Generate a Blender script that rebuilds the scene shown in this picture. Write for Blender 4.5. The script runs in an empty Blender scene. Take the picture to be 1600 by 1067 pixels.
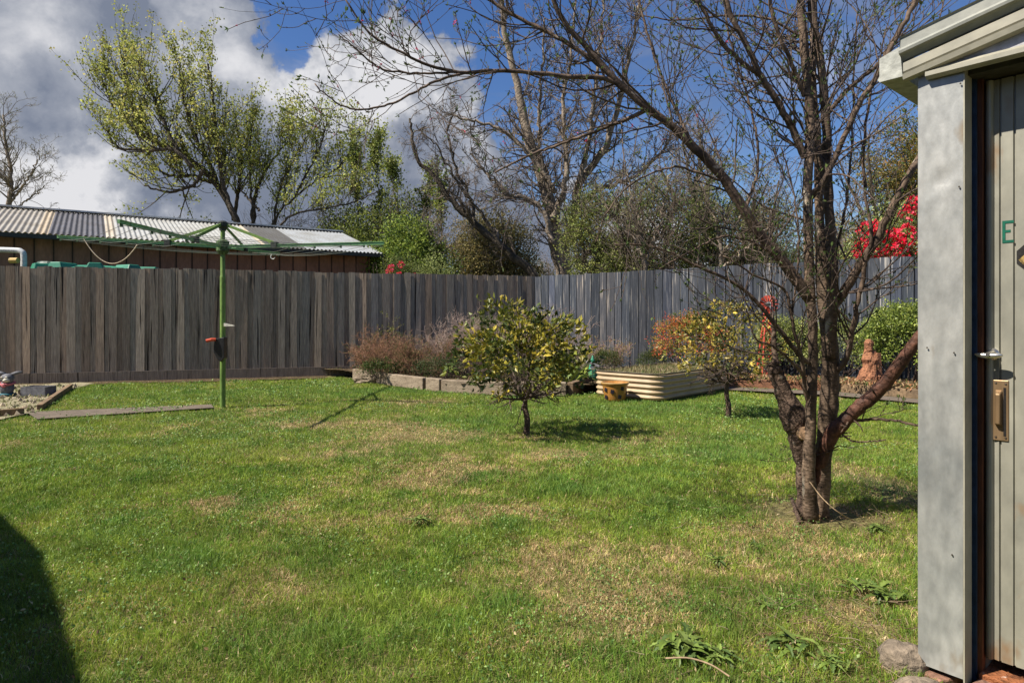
import bpy, math
import numpy as np
from mathutils import Vector

# ------------------------------------------------------------------ camera, sky, sun, exposure
scene = bpy.context.scene
EYE = 1.1
cam_data = bpy.data.cameras.new('camera')
cam = bpy.data.objects.new('camera', cam_data)
scene.collection.objects.link(cam)
cam.location = (0, 0, EYE)
cam.rotation_euler = (math.radians(90), 0, 0)
cam_data.sensor_width = 36
cam_data.lens = 22.5
cam_data.shift_y = -0.0234
cam_data.clip_start = 0.05
cam_data.clip_end = 2000
scene.camera = cam

SUN_EL = math.radians(50)
SUN_H = Vector((-0.942, -0.336))                 # horizontal direction to the sun
sd = Vector((SUN_H.x * math.cos(SUN_EL), SUN_H.y * math.cos(SUN_EL), math.sin(SUN_EL)))
sun_data = bpy.data.lights.new('sun', 'SUN')
sun_data.energy = 5.0
sun_data.angle = math.radians(0.5)
sun_data.color = (1.0, 0.93, 0.82)
sun = bpy.data.objects.new('sun', sun_data)
sun.rotation_euler = sd.to_track_quat('Z', 'Y').to_euler()
scene.collection.objects.link(sun)

scene.view_settings.view_transform = 'Standard'
scene.view_settings.look = 'None'
scene.view_settings.exposure = 0.8
scene.view_settings.gamma = 1


def pxdir(px, py):
    v = Vector(((px - 800) / 1000, 1, (496 - py) / 1000))
    return v.normalized()


def make_world():
    w = bpy.data.worlds.new('World')
    scene.world = w
    w.use_nodes = True
    nt = w.node_tree
    N, L = nt.nodes, nt.links
    N.clear()
    out = N.new('ShaderNodeOutputWorld')
    bg = N.new('ShaderNodeBackground')
    bg.inputs[1].default_value = 0.075
    L.new(bg.outputs[0], out.inputs[0])
    sky = N.new('ShaderNodeTexSky')
    sky.sky_type = 'NISHITA'
    sky.sun_disc = False
    sky.sun_elevation = SUN_EL
    sky.sun_rotation = math.atan2(SUN_H.x, SUN_H.y)
    sky.air_density = 1.0
    sky.dust_density = 0.3
    sky.ozone_density = 2.5
    hs = N.new('ShaderNodeHueSaturation')
    hs.inputs['Saturation'].default_value = 1.24
    hs.inputs['Hue'].default_value = 0.512
    hs.inputs['Value'].default_value = 0.92
    L.new(sky.outputs[0], hs.inputs['Color'])
    tc = N.new('ShaderNodeTexCoord')
    # warp the direction so that cloud outlines billow
    wn = N.new('ShaderNodeTexNoise')
    wn.inputs['Scale'].default_value = 5.5
    wn.inputs['Detail'].default_value = 8
    wn.inputs['Roughness'].default_value = 0.6
    L.new(tc.outputs['Generated'], wn.inputs['Vector'])
    sub = N.new('ShaderNodeVectorMath'); sub.operation = 'SUBTRACT'
    sub.inputs[1].default_value = (.5, .5, .5)
    L.new(wn.outputs['Color'], sub.inputs[0])
    sc = N.new('ShaderNodeVectorMath'); sc.operation = 'SCALE'
    sc.inputs['Scale'].default_value = 0.36
    L.new(sub.outputs[0], sc.inputs[0])
    ad = N.new('ShaderNodeVectorMath'); ad.operation = 'ADD'
    L.new(tc.outputs['Generated'], ad.inputs[0]); L.new(sc.outputs[0], ad.inputs[1])
    vec = ad.outputs[0]

    def blobs(lst, v):
        tot = None
        for (px, py, r, s) in lst:
            d = N.new('ShaderNodeVectorMath'); d.operation = 'DISTANCE'
            L.new(v, d.inputs[0]); d.inputs[1].default_value = pxdir(px, py)
            m = N.new('ShaderNodeMapRange'); m.interpolation_type = 'SMOOTHSTEP'
            m.inputs['From Min'].default_value = r / 1000 * 1.0
            m.inputs['From Max'].default_value = 0
            m.inputs['To Max'].default_value = s
            L.new(d.outputs['Value'], m.inputs['Value'])
            if tot is None:
                tot = m.outputs[0]
            else:
                a = N.new('ShaderNodeMath'); a.operation = 'ADD'
                L.new(tot, a.inputs[0]); L.new(m.outputs[0], a.inputs[1])
                tot = a.outputs[0]
        return tot
    cover = blobs([(-400, 0, 520, 1), (-100, -60, 330, 1), (120, 20, 240, 1), (300, 90, 140, 1.2), (60, 220, 220, 1.2),
                   (250, 200, 200, 1.1), (250, -90, 120, .9), (560, 150, 150, 1.5), (480, 160, 80, .8), (650, 140, 120, 1.3), (720, 220, 90, .8), (620, 270, 170, 1.3), (720, 330, 120, 1),
                   (420, 270, 170, 1), (850, 290, 60, .6), (860, 380, 110, .8), (130, 315, 110, .9), (300, 370, 120, .9), (500, 360, 160, 1), (1040, 380, 130, .7),
                   (-200, 300, 300, 1), (1240, 170, 60, .25), (1300, 380, 160, .5), (1900, 300, 300, .7)], vec)
    cn = N.new('ShaderNodeTexNoise')
    cn.inputs['Scale'].default_value = 9; cn.inputs['Detail'].default_value = 9
    cn.inputs['Roughness'].default_value = 0.62
    L.new(tc.outputs['Generated'], cn.inputs['Vector'])
    m1 = N.new('ShaderNodeMath'); m1.operation = 'MULTIPLY_ADD'
    L.new(cn.outputs[0], m1.inputs[0]); m1.inputs[1].default_value = 0.55
    m1.inputs[2].default_value = -0.275
    m2 = N.new('ShaderNodeMath'); m2.operation = 'ADD'
    L.new(cover, m2.inputs[0]); L.new(m1.outputs[0], m2.inputs[1])
    mask = N.new('ShaderNodeMapRange'); mask.interpolation_type = 'SMOOTHSTEP'
    mask.inputs['From Min'].default_value = 0.22; mask.inputs['From Max'].default_value = 0.52
    L.new(m2.outputs[0], mask.inputs['Value'])
    # thin high wisps
    wv = N.new('ShaderNodeMapping'); wv.inputs['Scale'].default_value = (1, 1, 3.2)
    L.new(tc.outputs['Generated'], wv.inputs[0])
    w2 = N.new('ShaderNodeTexNoise'); w2.inputs['Scale'].default_value = 2.6; w2.inputs['Detail'].default_value = 9; w2.inputs['Roughness'].default_value = .66
    w2.inputs['Distortion'].default_value = .6
    L.new(wv.outputs[0], w2.inputs['Vector'])
    wm = N.new('ShaderNodeMapRange'); wm.inputs['From Min'].default_value = .46; wm.inputs['From Max'].default_value = .78
    wm.inputs['To Max'].default_value = .75
    L.new(w2.outputs[0], wm.inputs['Value'])
    mxm = N.new('ShaderNodeMath'); mxm.operation = 'MAXIMUM'
    L.new(mask.outputs[0], mxm.inputs[0]); L.new(wm.outputs[0], mxm.inputs[1])
    # cloud body: bright tops, grey bases
    lite = blobs([(560, 130, 170, 1.25), (450, 110, 90, .6), (650, 120, 110, .8), (480, 190, 100, .5), (340, 80, 120, .85), (130, 320, 100, 1.0), (230, 330, 90, .8),
                  (20, 215, 120, .6), (110, 30, 100, .3), (860, 290, 70, .7), (-40, 60, 120, .5), (60, 310, 100, .7), (250, 130, 90, .3), (200, 235, 80, .35),
                  (1240, 170, 100, .8), (1050, 390, 200, .8)], vec)
    sn = N.new('ShaderNodeTexNoise')
    sn.inputs['Scale'].default_value = 7.5; sn.inputs['Detail'].default_value = 8
    sn.inputs['Roughness'].default_value = 0.58; sn.inputs['Distortion'].default_value = 0.3
    L.new(tc.outputs['Generated'], sn.inputs['Vector'])
    m3 = N.new('ShaderNodeMath'); m3.operation = 'MULTIPLY_ADD'
    L.new(sn.outputs[0], m3.inputs[0]); m3.inputs[1].default_value = 2.3
    m3.inputs[2].default_value = -1.20
    m4 = N.new('ShaderNodeMath'); m4.operation = 'ADD'
    L.new(lite, m4.inputs[0]); L.new(m3.outputs[0], m4.inputs[1])
    cr = N.new('ShaderNodeValToRGB')
    e = cr.color_ramp.elements
    e[0].position = 0.0; e[0].color = (1.55, 1.8, 2.4, 1)
    e[1].position = 1.0; e[1].color = (5.9, 5.9, 6.1, 1)
    x = e.new(0.45); x.color = (2.9, 3.1, 3.6, 1)
    L.new(m4.outputs[0], cr.inputs[0])
    mix = N.new('ShaderNodeMix'); mix.data_type = 'RGBA'
    L.new(mxm.outputs[0], mix.inputs[0]); L.new(hs.outputs[0], mix.inputs[6]); L.new(cr.outputs[0], mix.inputs[7])
    L.new(mix.outputs[2], bg.inputs[0])


make_world()

# ------------------------------------------------------------------ helpers
COL = scene.collection
RS = np.random.RandomState


def P3(px, py, Y):
    return np.array([(px - 800) / 1000 * Y, Y, EYE + (496 - py) / 1000 * Y])


def G3(px, py, z=0.0):
    Y = (EYE - z) * 1000 / (py - 496)
    return np.array([(px - 800) / 1000 * Y, Y, z])


def setp(o, label=None, cat=None, group=None, kind=None):
    if label: o['label'] = label
    if cat: o['category'] = cat
    if group: o['group'] = group
    if kind: o['kind'] = kind
    return o


def thing(name, label, cat, loc=(0, 0, 0), group=None, rotz=0):
    o = bpy.data.objects.new(name, None)
    o.empty_display_size = 0.1
    COL.objects.link(o)
    o.location = tuple(float(a) for a in loc)
    o.rotation_euler = (0, 0, rotz)
    return setp(o, label, cat, group)


def wloc(o):
    v = np.zeros(3)
    while o is not None:
        v += np.array(o.location)
        o = o.parent
    return v


class MB:
    """Collects shapes (world coordinates) and links them as one mesh object."""
    def __init__(self):
        self.v = []; self.n = 0
        self.q = []; self.t = []
        self.qc = []; self.tc = []

    def add(self, V, Q=None, T=None, col=(1, 1, 1)):
        V = np.asarray(V, float).reshape(-1, 3)
        if Q is not None and len(Q):
            Q = np.asarray(Q, int).reshape(-1, 4)
            self.q.append(Q + self.n)
            c = np.asarray(col, float)
            self.qc.append(np.broadcast_to(c, (len(Q), 3)) if c.ndim == 1 else c)
        if T is not None and len(T):
            T = np.asarray(T, int).reshape(-1, 3)
            self.t.append(T + self.n)
            c = np.asarray(col, float)
            self.tc.append(np.broadcast_to(c, (len(T), 3)) if c.ndim == 1 else c)
        self.v.append(V); self.n += len(V)
        return self

    def box(self, c, s, rz=0, col=(1, 1, 1), tilt=None):
        x, y, z = s[0] / 2, s[1] / 2, s[2] / 2
        V = np.array([[a, b, d] for a in (-x, x) for b in (-y, y) for d in (-z, z)])
        if tilt is not None:
            V = V @ np.asarray(tilt).T
        cz, sz = math.cos(rz), math.sin(rz)
        R = np.array([[cz, -sz, 0], [sz, cz, 0], [0, 0, 1]])
        V = V @ R.T + np.asarray(c, float)
        Q = [[0, 1, 3, 2], [4, 6, 7, 5], [0, 4, 5, 1], [2, 3, 7, 6], [0, 2, 6, 4], [1, 5, 7, 3]]
        return self.add(V, Q, col=col)

    def bar(self, a, b, w, h, col=(1, 1, 1), up=(0, 0, 1)):
        a = np.asarray(a, float); b = np.asarray(b, float)
        d = b - a; L = np.linalg.norm(d); d = d / L
        s = np.cross(d, up); s /= np.linalg.norm(s)
        u = np.cross(s, d)
        V = []
        for p in (a, b):
            for i, j in ((-1, -1), (1, -1), (1, 1), (-1, 1)):
                V.append(p + s * w / 2 * i + u * h / 2 * j)
        Q = [[0, 1, 5, 4], [1, 2, 6, 5], [2, 3, 7, 6], [3, 0, 4, 7], [3, 2, 1, 0], [4, 5, 6, 7]]
        return self.add(V, Q, col=col)

    def tubes(self, P, R, k=6, col=(1, 1, 1), cap=False):
        """P (N,n,3), R (N,n); k sides."""
        P = np.asarray(P, float); R = np.asarray(R, float)
        if P.ndim == 2: P = P[None]; R = R[None]
        N_, n, _ = P.shape
        if N_ == 0: return self
        T = np.gradient(P, axis=1)
        T /= np.maximum(np.linalg.norm(T, axis=2, keepdims=True), 1e-9)
        D = P[:, -1] - P[:, 0]
        ref = np.where((np.abs(D[:, 2]) > 0.7 * np.linalg.norm(D, axis=1))[:, None], np.array([0.31, .95, 0.0]), np.array([0.05, 0.02, 1.0]))
        A = np.cross(T, ref[:, None, :]); A /= np.maximum(np.linalg.norm(A, axis=2, keepdims=True), 1e-9)
        B = np.cross(T, A)
        an = np.arange(k) * 2 * math.pi / k
        V = P[:, :, None, :] + R[:, :, None, None] * (A[:, :, None, :] * np.cos(an)[None, None, :, None] + B[:, :, None, :] * np.sin(an)[None, None, :, None])
        V = V.reshape(-1, 3)
        i = np.arange(n - 1)[:, None]; j = np.arange(k)[None, :]
        q = np.stack([i * k + j, i * k + (j + 1) % k, (i + 1) * k + (j + 1) % k, (i + 1) * k + j], -1).reshape(-1, 4)
        Q = (q[None] + (np.arange(N_) * n * k)[:, None, None]).reshape(-1, 4)
        c = np.asarray(col, float)
        if c.ndim == 2:
            c = np.repeat(c, len(q), axis=0)
        base = self.n
        self.add(V, Q, col=c)
        if cap:
            for m in range(N_):
                for e, o in ((0, 1), (n - 1, 0)):
                    ring = base + m * n * k + e * k + np.arange(k)
                    if o: ring = ring[::-1]
                    ctr = self.n
                    self.v.append(P[m, e][None]); self.n += 1
                    tt = np.array([[ring[x], ring[(x + 1) % k], ctr] for x in range(k)])
                    self.t.append(tt)
                    cc = c if c.ndim == 1 else c[0]
                    self.tc.append(np.broadcast_to(cc, (k, 3)))
        return self

    def lathe(self, prof, c=(0, 0, 0), k=24, col=(1, 1, 1), sx=1, sy=1):
        prof = np.asarray(prof, float); c = np.asarray(c, float)
        an = np.arange(k) * 2 * math.pi / k
        V = np.stack([prof[:, 0, None] * np.cos(an) * sx, prof[:, 0, None] * np.sin(an) * sy, np.repeat(prof[:, 1, None], k, 1)], -1).reshape(-1, 3) + c
        n = len(prof)
        i = np.arange(n - 1)[:, None]; j = np.arange(k)[None, :]
        Q = np.stack([i * k + j, i * k + (j + 1) % k, (i + 1) * k + (j + 1) % k, (i + 1) * k + j], -1).reshape(-1, 4)
        return self.add(V, Q, col=col)

    def prism(self, poly, a, b, col=(1, 1, 1)):
        """poly: (n,3) outline, swept from +a to +b (vectors)."""
        poly = np.asarray(poly, float); n = len(poly)
        V = np.vstack([poly + np.asarray(a, float), poly + np.asarray(b, float)])
        Q = [[i, (i + 1) % n, n + (i + 1) % n, n + i] for i in range(n)]
        T = [[0, i + 1, i] for i in range(1, n - 1)] + [[n, n + i, n + i + 1] for i in range(1, n - 1)]
        return self.add(V, Q, T, col)

    def blob(self, c, r, seed=0, amp=.15, nu=16, nv=10, col=(1, 1, 1), f=3.0):
        """lumpy ellipsoid"""
        u = np.arange(nu) * 2 * math.pi / nu
        v = np.linspace(0.02, math.pi - 0.02, nv)
        D = np.stack([np.sin(v)[:, None] * np.cos(u), np.sin(v)[:, None] * np.sin(u), np.repeat(np.cos(v)[:, None], nu, 1)], -1)
        k = 1 + amp * (fbm(D.reshape(-1, 3) * f + seed * 7.3, 3) - .5).reshape(nv, nu) * 2
        V = (D * k[..., None] * np.asarray(r, float)).reshape(-1, 3) + np.asarray(c, float)
        i = np.arange(nv - 1)[:, None]; j = np.arange(nu)[None, :]
        Q = np.stack([i * nu + j, (i + 1) * nu + j, (i + 1) * nu + (j + 1) % nu, i * nu + (j + 1) % nu], -1).reshape(-1, 4)
        return self.add(V, Q, col=col)

    def leaves(self, C, size, rng, cols, aspect=.45, dirs=None, jitter=1.0, fold=.15):
        """diamond leaf faces: C centres (bases), size (N,), dirs preferred direction"""
        C = np.asarray(C, float); N_ = len(C)
        if N_ == 0: return self
        size = np.broadcast_to(np.asarray(size, float), (N_,))
        d = rng.normal(size=(N_, 3)) * jitter
        if dirs is not None:
            d = d + dirs
        d /= np.linalg.norm(d, axis=1, keepdims=True)
        r = rng.normal(size=(N_, 3))
        s = np.cross(d, r); s /= np.linalg.norm(s, axis=1, keepdims=True)
        u = np.cross(s, d)
        S = size[:, None]
        V = np.stack([C, C + d * S * .45 + s * S * aspect * .5 + u * S * fold, C + d * S, C + d * S * .45 - s * S * aspect * .5 + u * S * fold], 1).reshape(-1, 3)
        Q = (np.arange(N_) * 4)[:, None] + np.arange(4)[None]
        return self.add(V, Q, col=cols)

    def build(self, name, mat, parent=None, smooth=False, label=None, bevel=0):
        V = np.vstack(self.v) if self.v else np.zeros((0, 3))
        Q = np.vstack(self.q) if self.q else np.zeros((0, 4), int)
        T = np.vstack(self.t) if self.t else np.zeros((0, 3), int)
        if parent is not None:
            V = V - wloc(parent)
        me = bpy.data.meshes.new(name)
        me.vertices.add(len(V)); me.vertices.foreach_set('co', V.astype(np.float32).ravel())
        nl = len(Q) * 4 + len(T) * 3
        me.loops.add(nl); me.loops.foreach_set('vertex_index', np.concatenate([Q.ravel(), T.ravel()]).astype(np.int32))
        nf = len(Q) + len(T)
        me.polygons.add(nf)
        ls = np.concatenate([np.arange(len(Q)) * 4, len(Q) * 4 + np.arange(len(T)) * 3]).astype(np.int32)
        me.polygons.foreach_set('loop_start', ls)
        me.polygons.foreach_set('loop_total', np.concatenate([np.full(len(Q), 4), np.full(len(T), 3)]).astype(np.int32))
        me.update(calc_edges=True)
        c = np.vstack(self.qc + self.tc) if nf else np.zeros((0, 3))
        if nf:
            a = me.attributes.new('Col', 'FLOAT_COLOR', 'FACE')
            a.data.foreach_set('color', np.hstack([c, np.ones((nf, 1))]).astype(np.float32).ravel())
        me.polygons.foreach_set('use_smooth', np.full(nf, bool(smooth)))
        me.materials.append(mat)
        o = bpy.data.objects.new(name, me)
        COL.objects.link(o)
        if parent is not None:
            o.parent = parent
        if label: o['label'] = label
        if bevel:
            bv = o.modifiers.new('bevel', 'BEVEL'); bv.width = bevel; bv.segments = 2; bv.limit_method = 'ANGLE'
        return o


# value noise in numpy
_tab = RS(5).rand(4096)


def _hash(ix, iy, iz):
    return _tab[(ix * 73856093 ^ iy * 19349663 ^ iz * 83492791) & 4095]


def vnoise(p):
    p = np.asarray(p, float)
    i = np.floor(p).astype(np.int64); f = p - i
    f = f * f * (3 - 2 * f)
    r = 0
    for a in (0, 1):
        for b in (0, 1):
            for c in (0, 1):
                w = (f[:, 0] if a else 1 - f[:, 0]) * (f[:, 1] if b else 1 - f[:, 1]) * (f[:, 2] if c else 1 - f[:, 2])
                r = r + w * _hash(i[:, 0] + a, i[:, 1] + b, i[:, 2] + c)
    return r


def fbm(p, o=4):
    s = 0; a = .5; t = 0
    for k in range(o):
        s = s + a * vnoise(np.asarray(p) * 2 ** k + 11.3 * k); t += a; a *= .5
    return s / t


def fbm2(x, y, s, o=4, seed=0):
    return fbm(np.stack([x * s, y * s, np.full_like(x, seed * 3.7)], -1), o)


# ------------------------------------------------------------------ materials
MATS = {}


def mat(name, c1, c2=None, rough=.8, spec=.3, metal=0, scale=6, stretch=(1, 1, 1), bump=.3, bscale=40, contrast=.5,
        fine=.25, attr=False, trans=0, speck=None, bstretch=None, bdist=.01):
    if name in MATS: return MATS[name]
    m = bpy.data.materials.new(name); MATS[name] = m
    m.use_nodes = True
    nt = m.node_tree; N, L = nt.nodes, nt.links
    b = N['Principled BSDF']; out = N['Material Output']
    b.inputs['Roughness'].default_value = rough
    b.inputs['Specular IOR Level'].default_value = spec
    b.inputs['Metallic'].default_value = metal
    if c2 is None: c2 = tuple(x * .7 for x in c1)
    tc = N.new('ShaderNodeTexCoord'); mp = N.new('ShaderNodeMapping'); mp.inputs['Scale'].default_value = stretch
    L.new(tc.outputs['Object'], mp.inputs[0])
    n1 = N.new('ShaderNodeTexNoise'); n1.inputs['Scale'].default_value = scale; n1.inputs['Detail'].default_value = 6
    n1.inputs['Roughness'].default_value = .6
    L.new(mp.outputs[0], n1.inputs['Vector'])
    cr = N.new('ShaderNodeValToRGB')
    e = cr.color_ramp.elements
    e[0].position = .5 - contrast * .35; e[0].color = (*c2, 1)
    e[1].position = .5 + contrast * .35; e[1].color = (*c1, 1)
    L.new(n1.outputs[0], cr.inputs[0])
    col = cr.outputs[0]
    n2 = N.new('ShaderNodeTexNoise'); n2.inputs['Scale'].default_value = bscale; n2.inputs['Detail'].default_value = 5
    if bstretch is not None:
        mp2 = N.new('ShaderNodeMapping'); mp2.inputs['Scale'].default_value = bstretch
        L.new(tc.outputs['Object'], mp2.inputs[0]); L.new(mp2.outputs[0], n2.inputs['Vector'])
    else:
        L.new(mp.outputs[0], n2.inputs['Vector'])
    if fine:
        mr = N.new('ShaderNodeMapRange')
        mr.inputs['From Min'].default_value = .3; mr.inputs['From Max'].default_value = .7
        mr.inputs['To Min'].default_value = 1 - fine; mr.inputs['To Max'].default_value = 1 + fine
        L.new(n2.outputs[0], mr.inputs['Value'])
        mx = N.new('ShaderNodeVectorMath'); mx.operation = 'SCALE'
        L.new(col, mx.inputs[0]); L.new(mr.outputs[0], mx.inputs['Scale'])
        col = mx.outputs[0]
    if speck is not None:            # (colour, scale, threshold)
        v = N.new('ShaderNodeTexNoise'); v.inputs['Scale'].default_value = speck[1]; v.inputs['Detail'].default_value = 4
        L.new(mp.outputs[0], v.inputs['Vector'])
        r = N.new('ShaderNodeMapRange'); r.inputs['From Min'].default_value = speck[2]; r.inputs['From Max'].default_value = speck[2] + .08
        L.new(v.outputs[0], r.inputs['Value'])
        mm = N.new('ShaderNodeMix'); mm.data_type = 'RGBA'
        L.new(r.outputs[0], mm.inputs[0]); L.new(col, mm.inputs[6]); mm.inputs[7].default_value = (*speck[0], 1)
        col = mm.outputs[2]
    if attr:
        at = N.new('ShaderNodeAttribute'); at.attribute_name = 'Col'
        mx = N.new('ShaderNodeVectorMath'); mx.operation = 'MULTIPLY'
        L.new(col, mx.inputs[0]); L.new(at.outputs['Color'], mx.inputs[1])
        col = mx.outputs[0]
    L.new(col, b.inputs['Base Color'])
    if bump:
        bp = N.new('ShaderNodeBump'); bp.inputs['Strength'].default_value = bump; bp.inputs['Distance'].default_value = bdist
        L.new(n2.outputs[0], bp.inputs['Height']); L.new(bp.outputs[0], b.inputs['Normal'])
    if trans:
        tr = N.new('ShaderNodeBsdfTranslucent'); L.new(col, tr.inputs[0])
        ms = N.new('ShaderNodeMixShader'); ms.inputs[0].default_value = trans
        L.new(b.outputs[0], ms.inputs[1]); L.new(tr.outputs[0], ms.inputs[2]); L.new(ms.outputs[0], out.inputs[0])
    return m


def leafmat(name, trans=.3, rough=.55, spec=.3):
    """albedo from the per-leaf colour attribute"""
    m = bpy.data.materials.new(name); m.use_nodes = True
    nt = m.node_tree; N, L = nt.nodes, nt.links
    b = N['Principled BSDF']; out = N['Material Output']
    b.inputs['Roughness'].default_value = rough; b.inputs['Specular IOR Level'].default_value = spec
    at = N.new('ShaderNodeAttribute'); at.attribute_name = 'Col'
    tc = N.new('ShaderNodeTexCoord')
    n1 = N.new('ShaderNodeTexNoise'); n1.inputs['Scale'].default_value = 60
    L.new(tc.outputs['Object'], n1.inputs['Vector'])
    mr = N.new('ShaderNodeMapRange'); mr.inputs['To Min'].default_value = .8; mr.inputs['To Max'].default_value = 1.2
    L.new(n1.outputs[0], mr.inputs['Value'])
    mx = N.new('ShaderNodeVectorMath'); mx.operation = 'SCALE'
    L.new(at.outputs['Color'], mx.inputs[0]); L.new(mr.outputs[0], mx.inputs['Scale'])
    L.new(mx.outputs[0], b.inputs['Base Color'])
    if trans:
        tr = N.new('ShaderNodeBsdfTranslucent'); L.new(mx.outputs[0], tr.inputs[0])
        ms = N.new('ShaderNodeMixShader'); ms.inputs[0].default_value = trans
        L.new(b.outputs[0], ms.inputs[1]); L.new(tr.outputs[0], ms.inputs[2]); L.new(ms.outputs[0], out.inputs[0])
    return m


LEAF = leafmat('leaf')
GLOSSY_LEAF = leafmat('glossy_leaf', .22, .45, .35)
GRASS = leafmat('grass_blade', .34, .5, .35)
PETAL = leafmat('petal', .3, .6, .2)


def pick(rng, n, cols, w=None, var=.2):
    cols = np.asarray(cols, float)
    i = rng.choice(len(cols), n, p=w)
    return cols[i] * (1 + var * rng.normal(size=(n, 1))).clip(.4, 1.8)


# ------------------------------------------------------------------ growth
UP = np.array([0, 0, 1.0])


def unit(v):
    return v / np.maximum(np.linalg.norm(v, axis=-1, keepdims=True), 1e-9)


def walk(rng, S, D, L, R0, n=6, wob=.15, trop=0.05, tip=.35, tvec=UP):
    N_ = len(S)
    P = np.zeros((N_, n + 1, 3)); P[:, 0] = S
    d = unit(np.asarray(D, float))
    st = (L / n)[:, None]
    for k in range(n):
        d = unit(d + rng.normal(size=(N_, 3)) * wob + np.asarray(tvec) * trop)
        P[:, k + 1] = P[:, k] + d * st
    R = np.asarray(R0)[:, None] * (1 - (1 - tip) * np.linspace(0, 1, n + 1)[None])
    return P, R


def spawn(rng, P, R, L, m, ang=(35, 70), ratio=(.4, .7), t0=.2, t1=1.0, rr=.6, up=0, lenfall=.4):
    N_, n, _ = P.shape
    m = np.broadcast_to(np.asarray(m), (N_,)).astype(int)
    idx = np.repeat(np.arange(N_), m)
    t = t0 + (t1 - t0) * rng.rand(len(idx))
    x = t * (n - 1); i = np.minimum(x.astype(int), n - 2); f = (x - i)[:, None]
    S = P[idx, i] * (1 - f) + P[idx, i + 1] * f
    T = unit(P[idx, i + 1] - P[idx, i])
    r = R[idx, i] * (1 - f[:, 0]) + R[idx, i + 1] * f[:, 0]
    q = unit(np.cross(T, rng.normal(size=T.shape)))
    a = np.radians(rng.uniform(ang[0], ang[1], len(idx)))[:, None]
    D = T * np.cos(a) + q * np.sin(a) + UP * up
    Ln = np.asarray(L)[idx] * rng.uniform(ratio[0], ratio[1], len(idx)) * (1 - lenfall * t)
    return S, unit(D), Ln, r * rr


def limb(pts, n=16, rng=None, jit=0.0):
    """resample a guided limb given as rows of xyz through Catmull-Rom"""
    p = np.asarray(pts, float)
    p = np.vstack([2 * p[0] - p[1], p, 2 * p[-1] - p[-2]])
    m = len(p) - 3
    out = []
    for s in np.linspace(0, m, n):
        i = min(int(s), m - 1); t = s - i
        a, b, c, d = p[i:i + 4]
        out.append(.5 * ((2 * b) + (c - a) * t + (2 * a - 5 * b + 4 * c - d) * t * t + (3 * b - a - 3 * c + d) * t ** 3))
    out = np.array(out)
    if rng is not None and jit:
        out[1:-1] += rng.normal(size=(n - 2, 3)) * jit
    return out


def plen(P):
    return np.linalg.norm(np.diff(P, axis=1), axis=2).sum(1)


def along(rng, P, cnt, t0=0.0, t1=1.0):
    """cnt points on each polyline; returns positions and tangents"""
    N_, n, _ = P.shape
    idx = np.repeat(np.arange(N_), cnt)
    t = rng.uniform(t0, t1, len(idx)) * (n - 1)
    i = np.minimum(t.astype(int), n - 2); f = (t - i)[:, None]
    return P[idx, i] * (1 - f) + P[idx, i + 1] * f, unit(P[idx, i + 1] - P[idx, i])

# ------------------------------------------------------------------ fence and bed lines (plan)
FC = np.array([0.47, 13.4])                                  # fence corner
LFD = np.array([-8.93, -2.83]); LFD = LFD / np.linalg.norm(LFD)
RFD = np.array([0.866, -0.5])


def LF(t, off=0.0):                                          # left fence, t metres from the corner, off towards the camera
    n = np.array([-LFD[1], LFD[0]]); n = n if n[1] < 0 else -n
    return FC + LFD * t + n * off


def RF(t, off=0.0):
    n = np.array([RFD[1], -RFD[0]]); n = n if n[1] < 0 else -n
    return FC + RFD * t + n * off


SLEEPER = [G3(553, 592), G3(600, 600), G3(690, 612), G3(800, 618), G3(885, 618)]
BEDC = np.array([1.93, 8.4]); BU = np.array([-.72, .69]); BU = BU / np.linalg.norm(BU); BV = np.array([.69, .72]); BV = BV / np.linalg.norm(BV)
KERB = [np.array([3.35, 10.15, 0]), np.array([4.83, 9.5, 0]), np.array([5.75, 8.35, 0]), np.array([6.8, 7.0, 0])]
bed_poly = [LF(4.3)] + [s[:2] for s in SLEEPER] + [np.array([1.25, 9.3]), BEDC + BV * 2.1 + BU * 1.0] + [k[:2] for k in KERB] + [RF(8.5), FC]
bed_poly = np.array(bed_poly)


def inpoly(x, y, poly):
    r = np.zeros(len(x), bool)
    n = len(poly)
    for i in range(n):
        x1, y1 = poly[i][:2]; x2, y2 = poly[(i + 1) % n][:2]
        c = ((y1 > y) != (y2 > y)) & (x < (x2 - x1) * (y - y1) / (y2 - y1 + 1e-12) + x1)
        r ^= c
    return r


def gz(x, y):
    return (fbm2(np.asarray(x, float), np.asarray(y, float), .9, 3, 2) - .5) * .05


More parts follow.
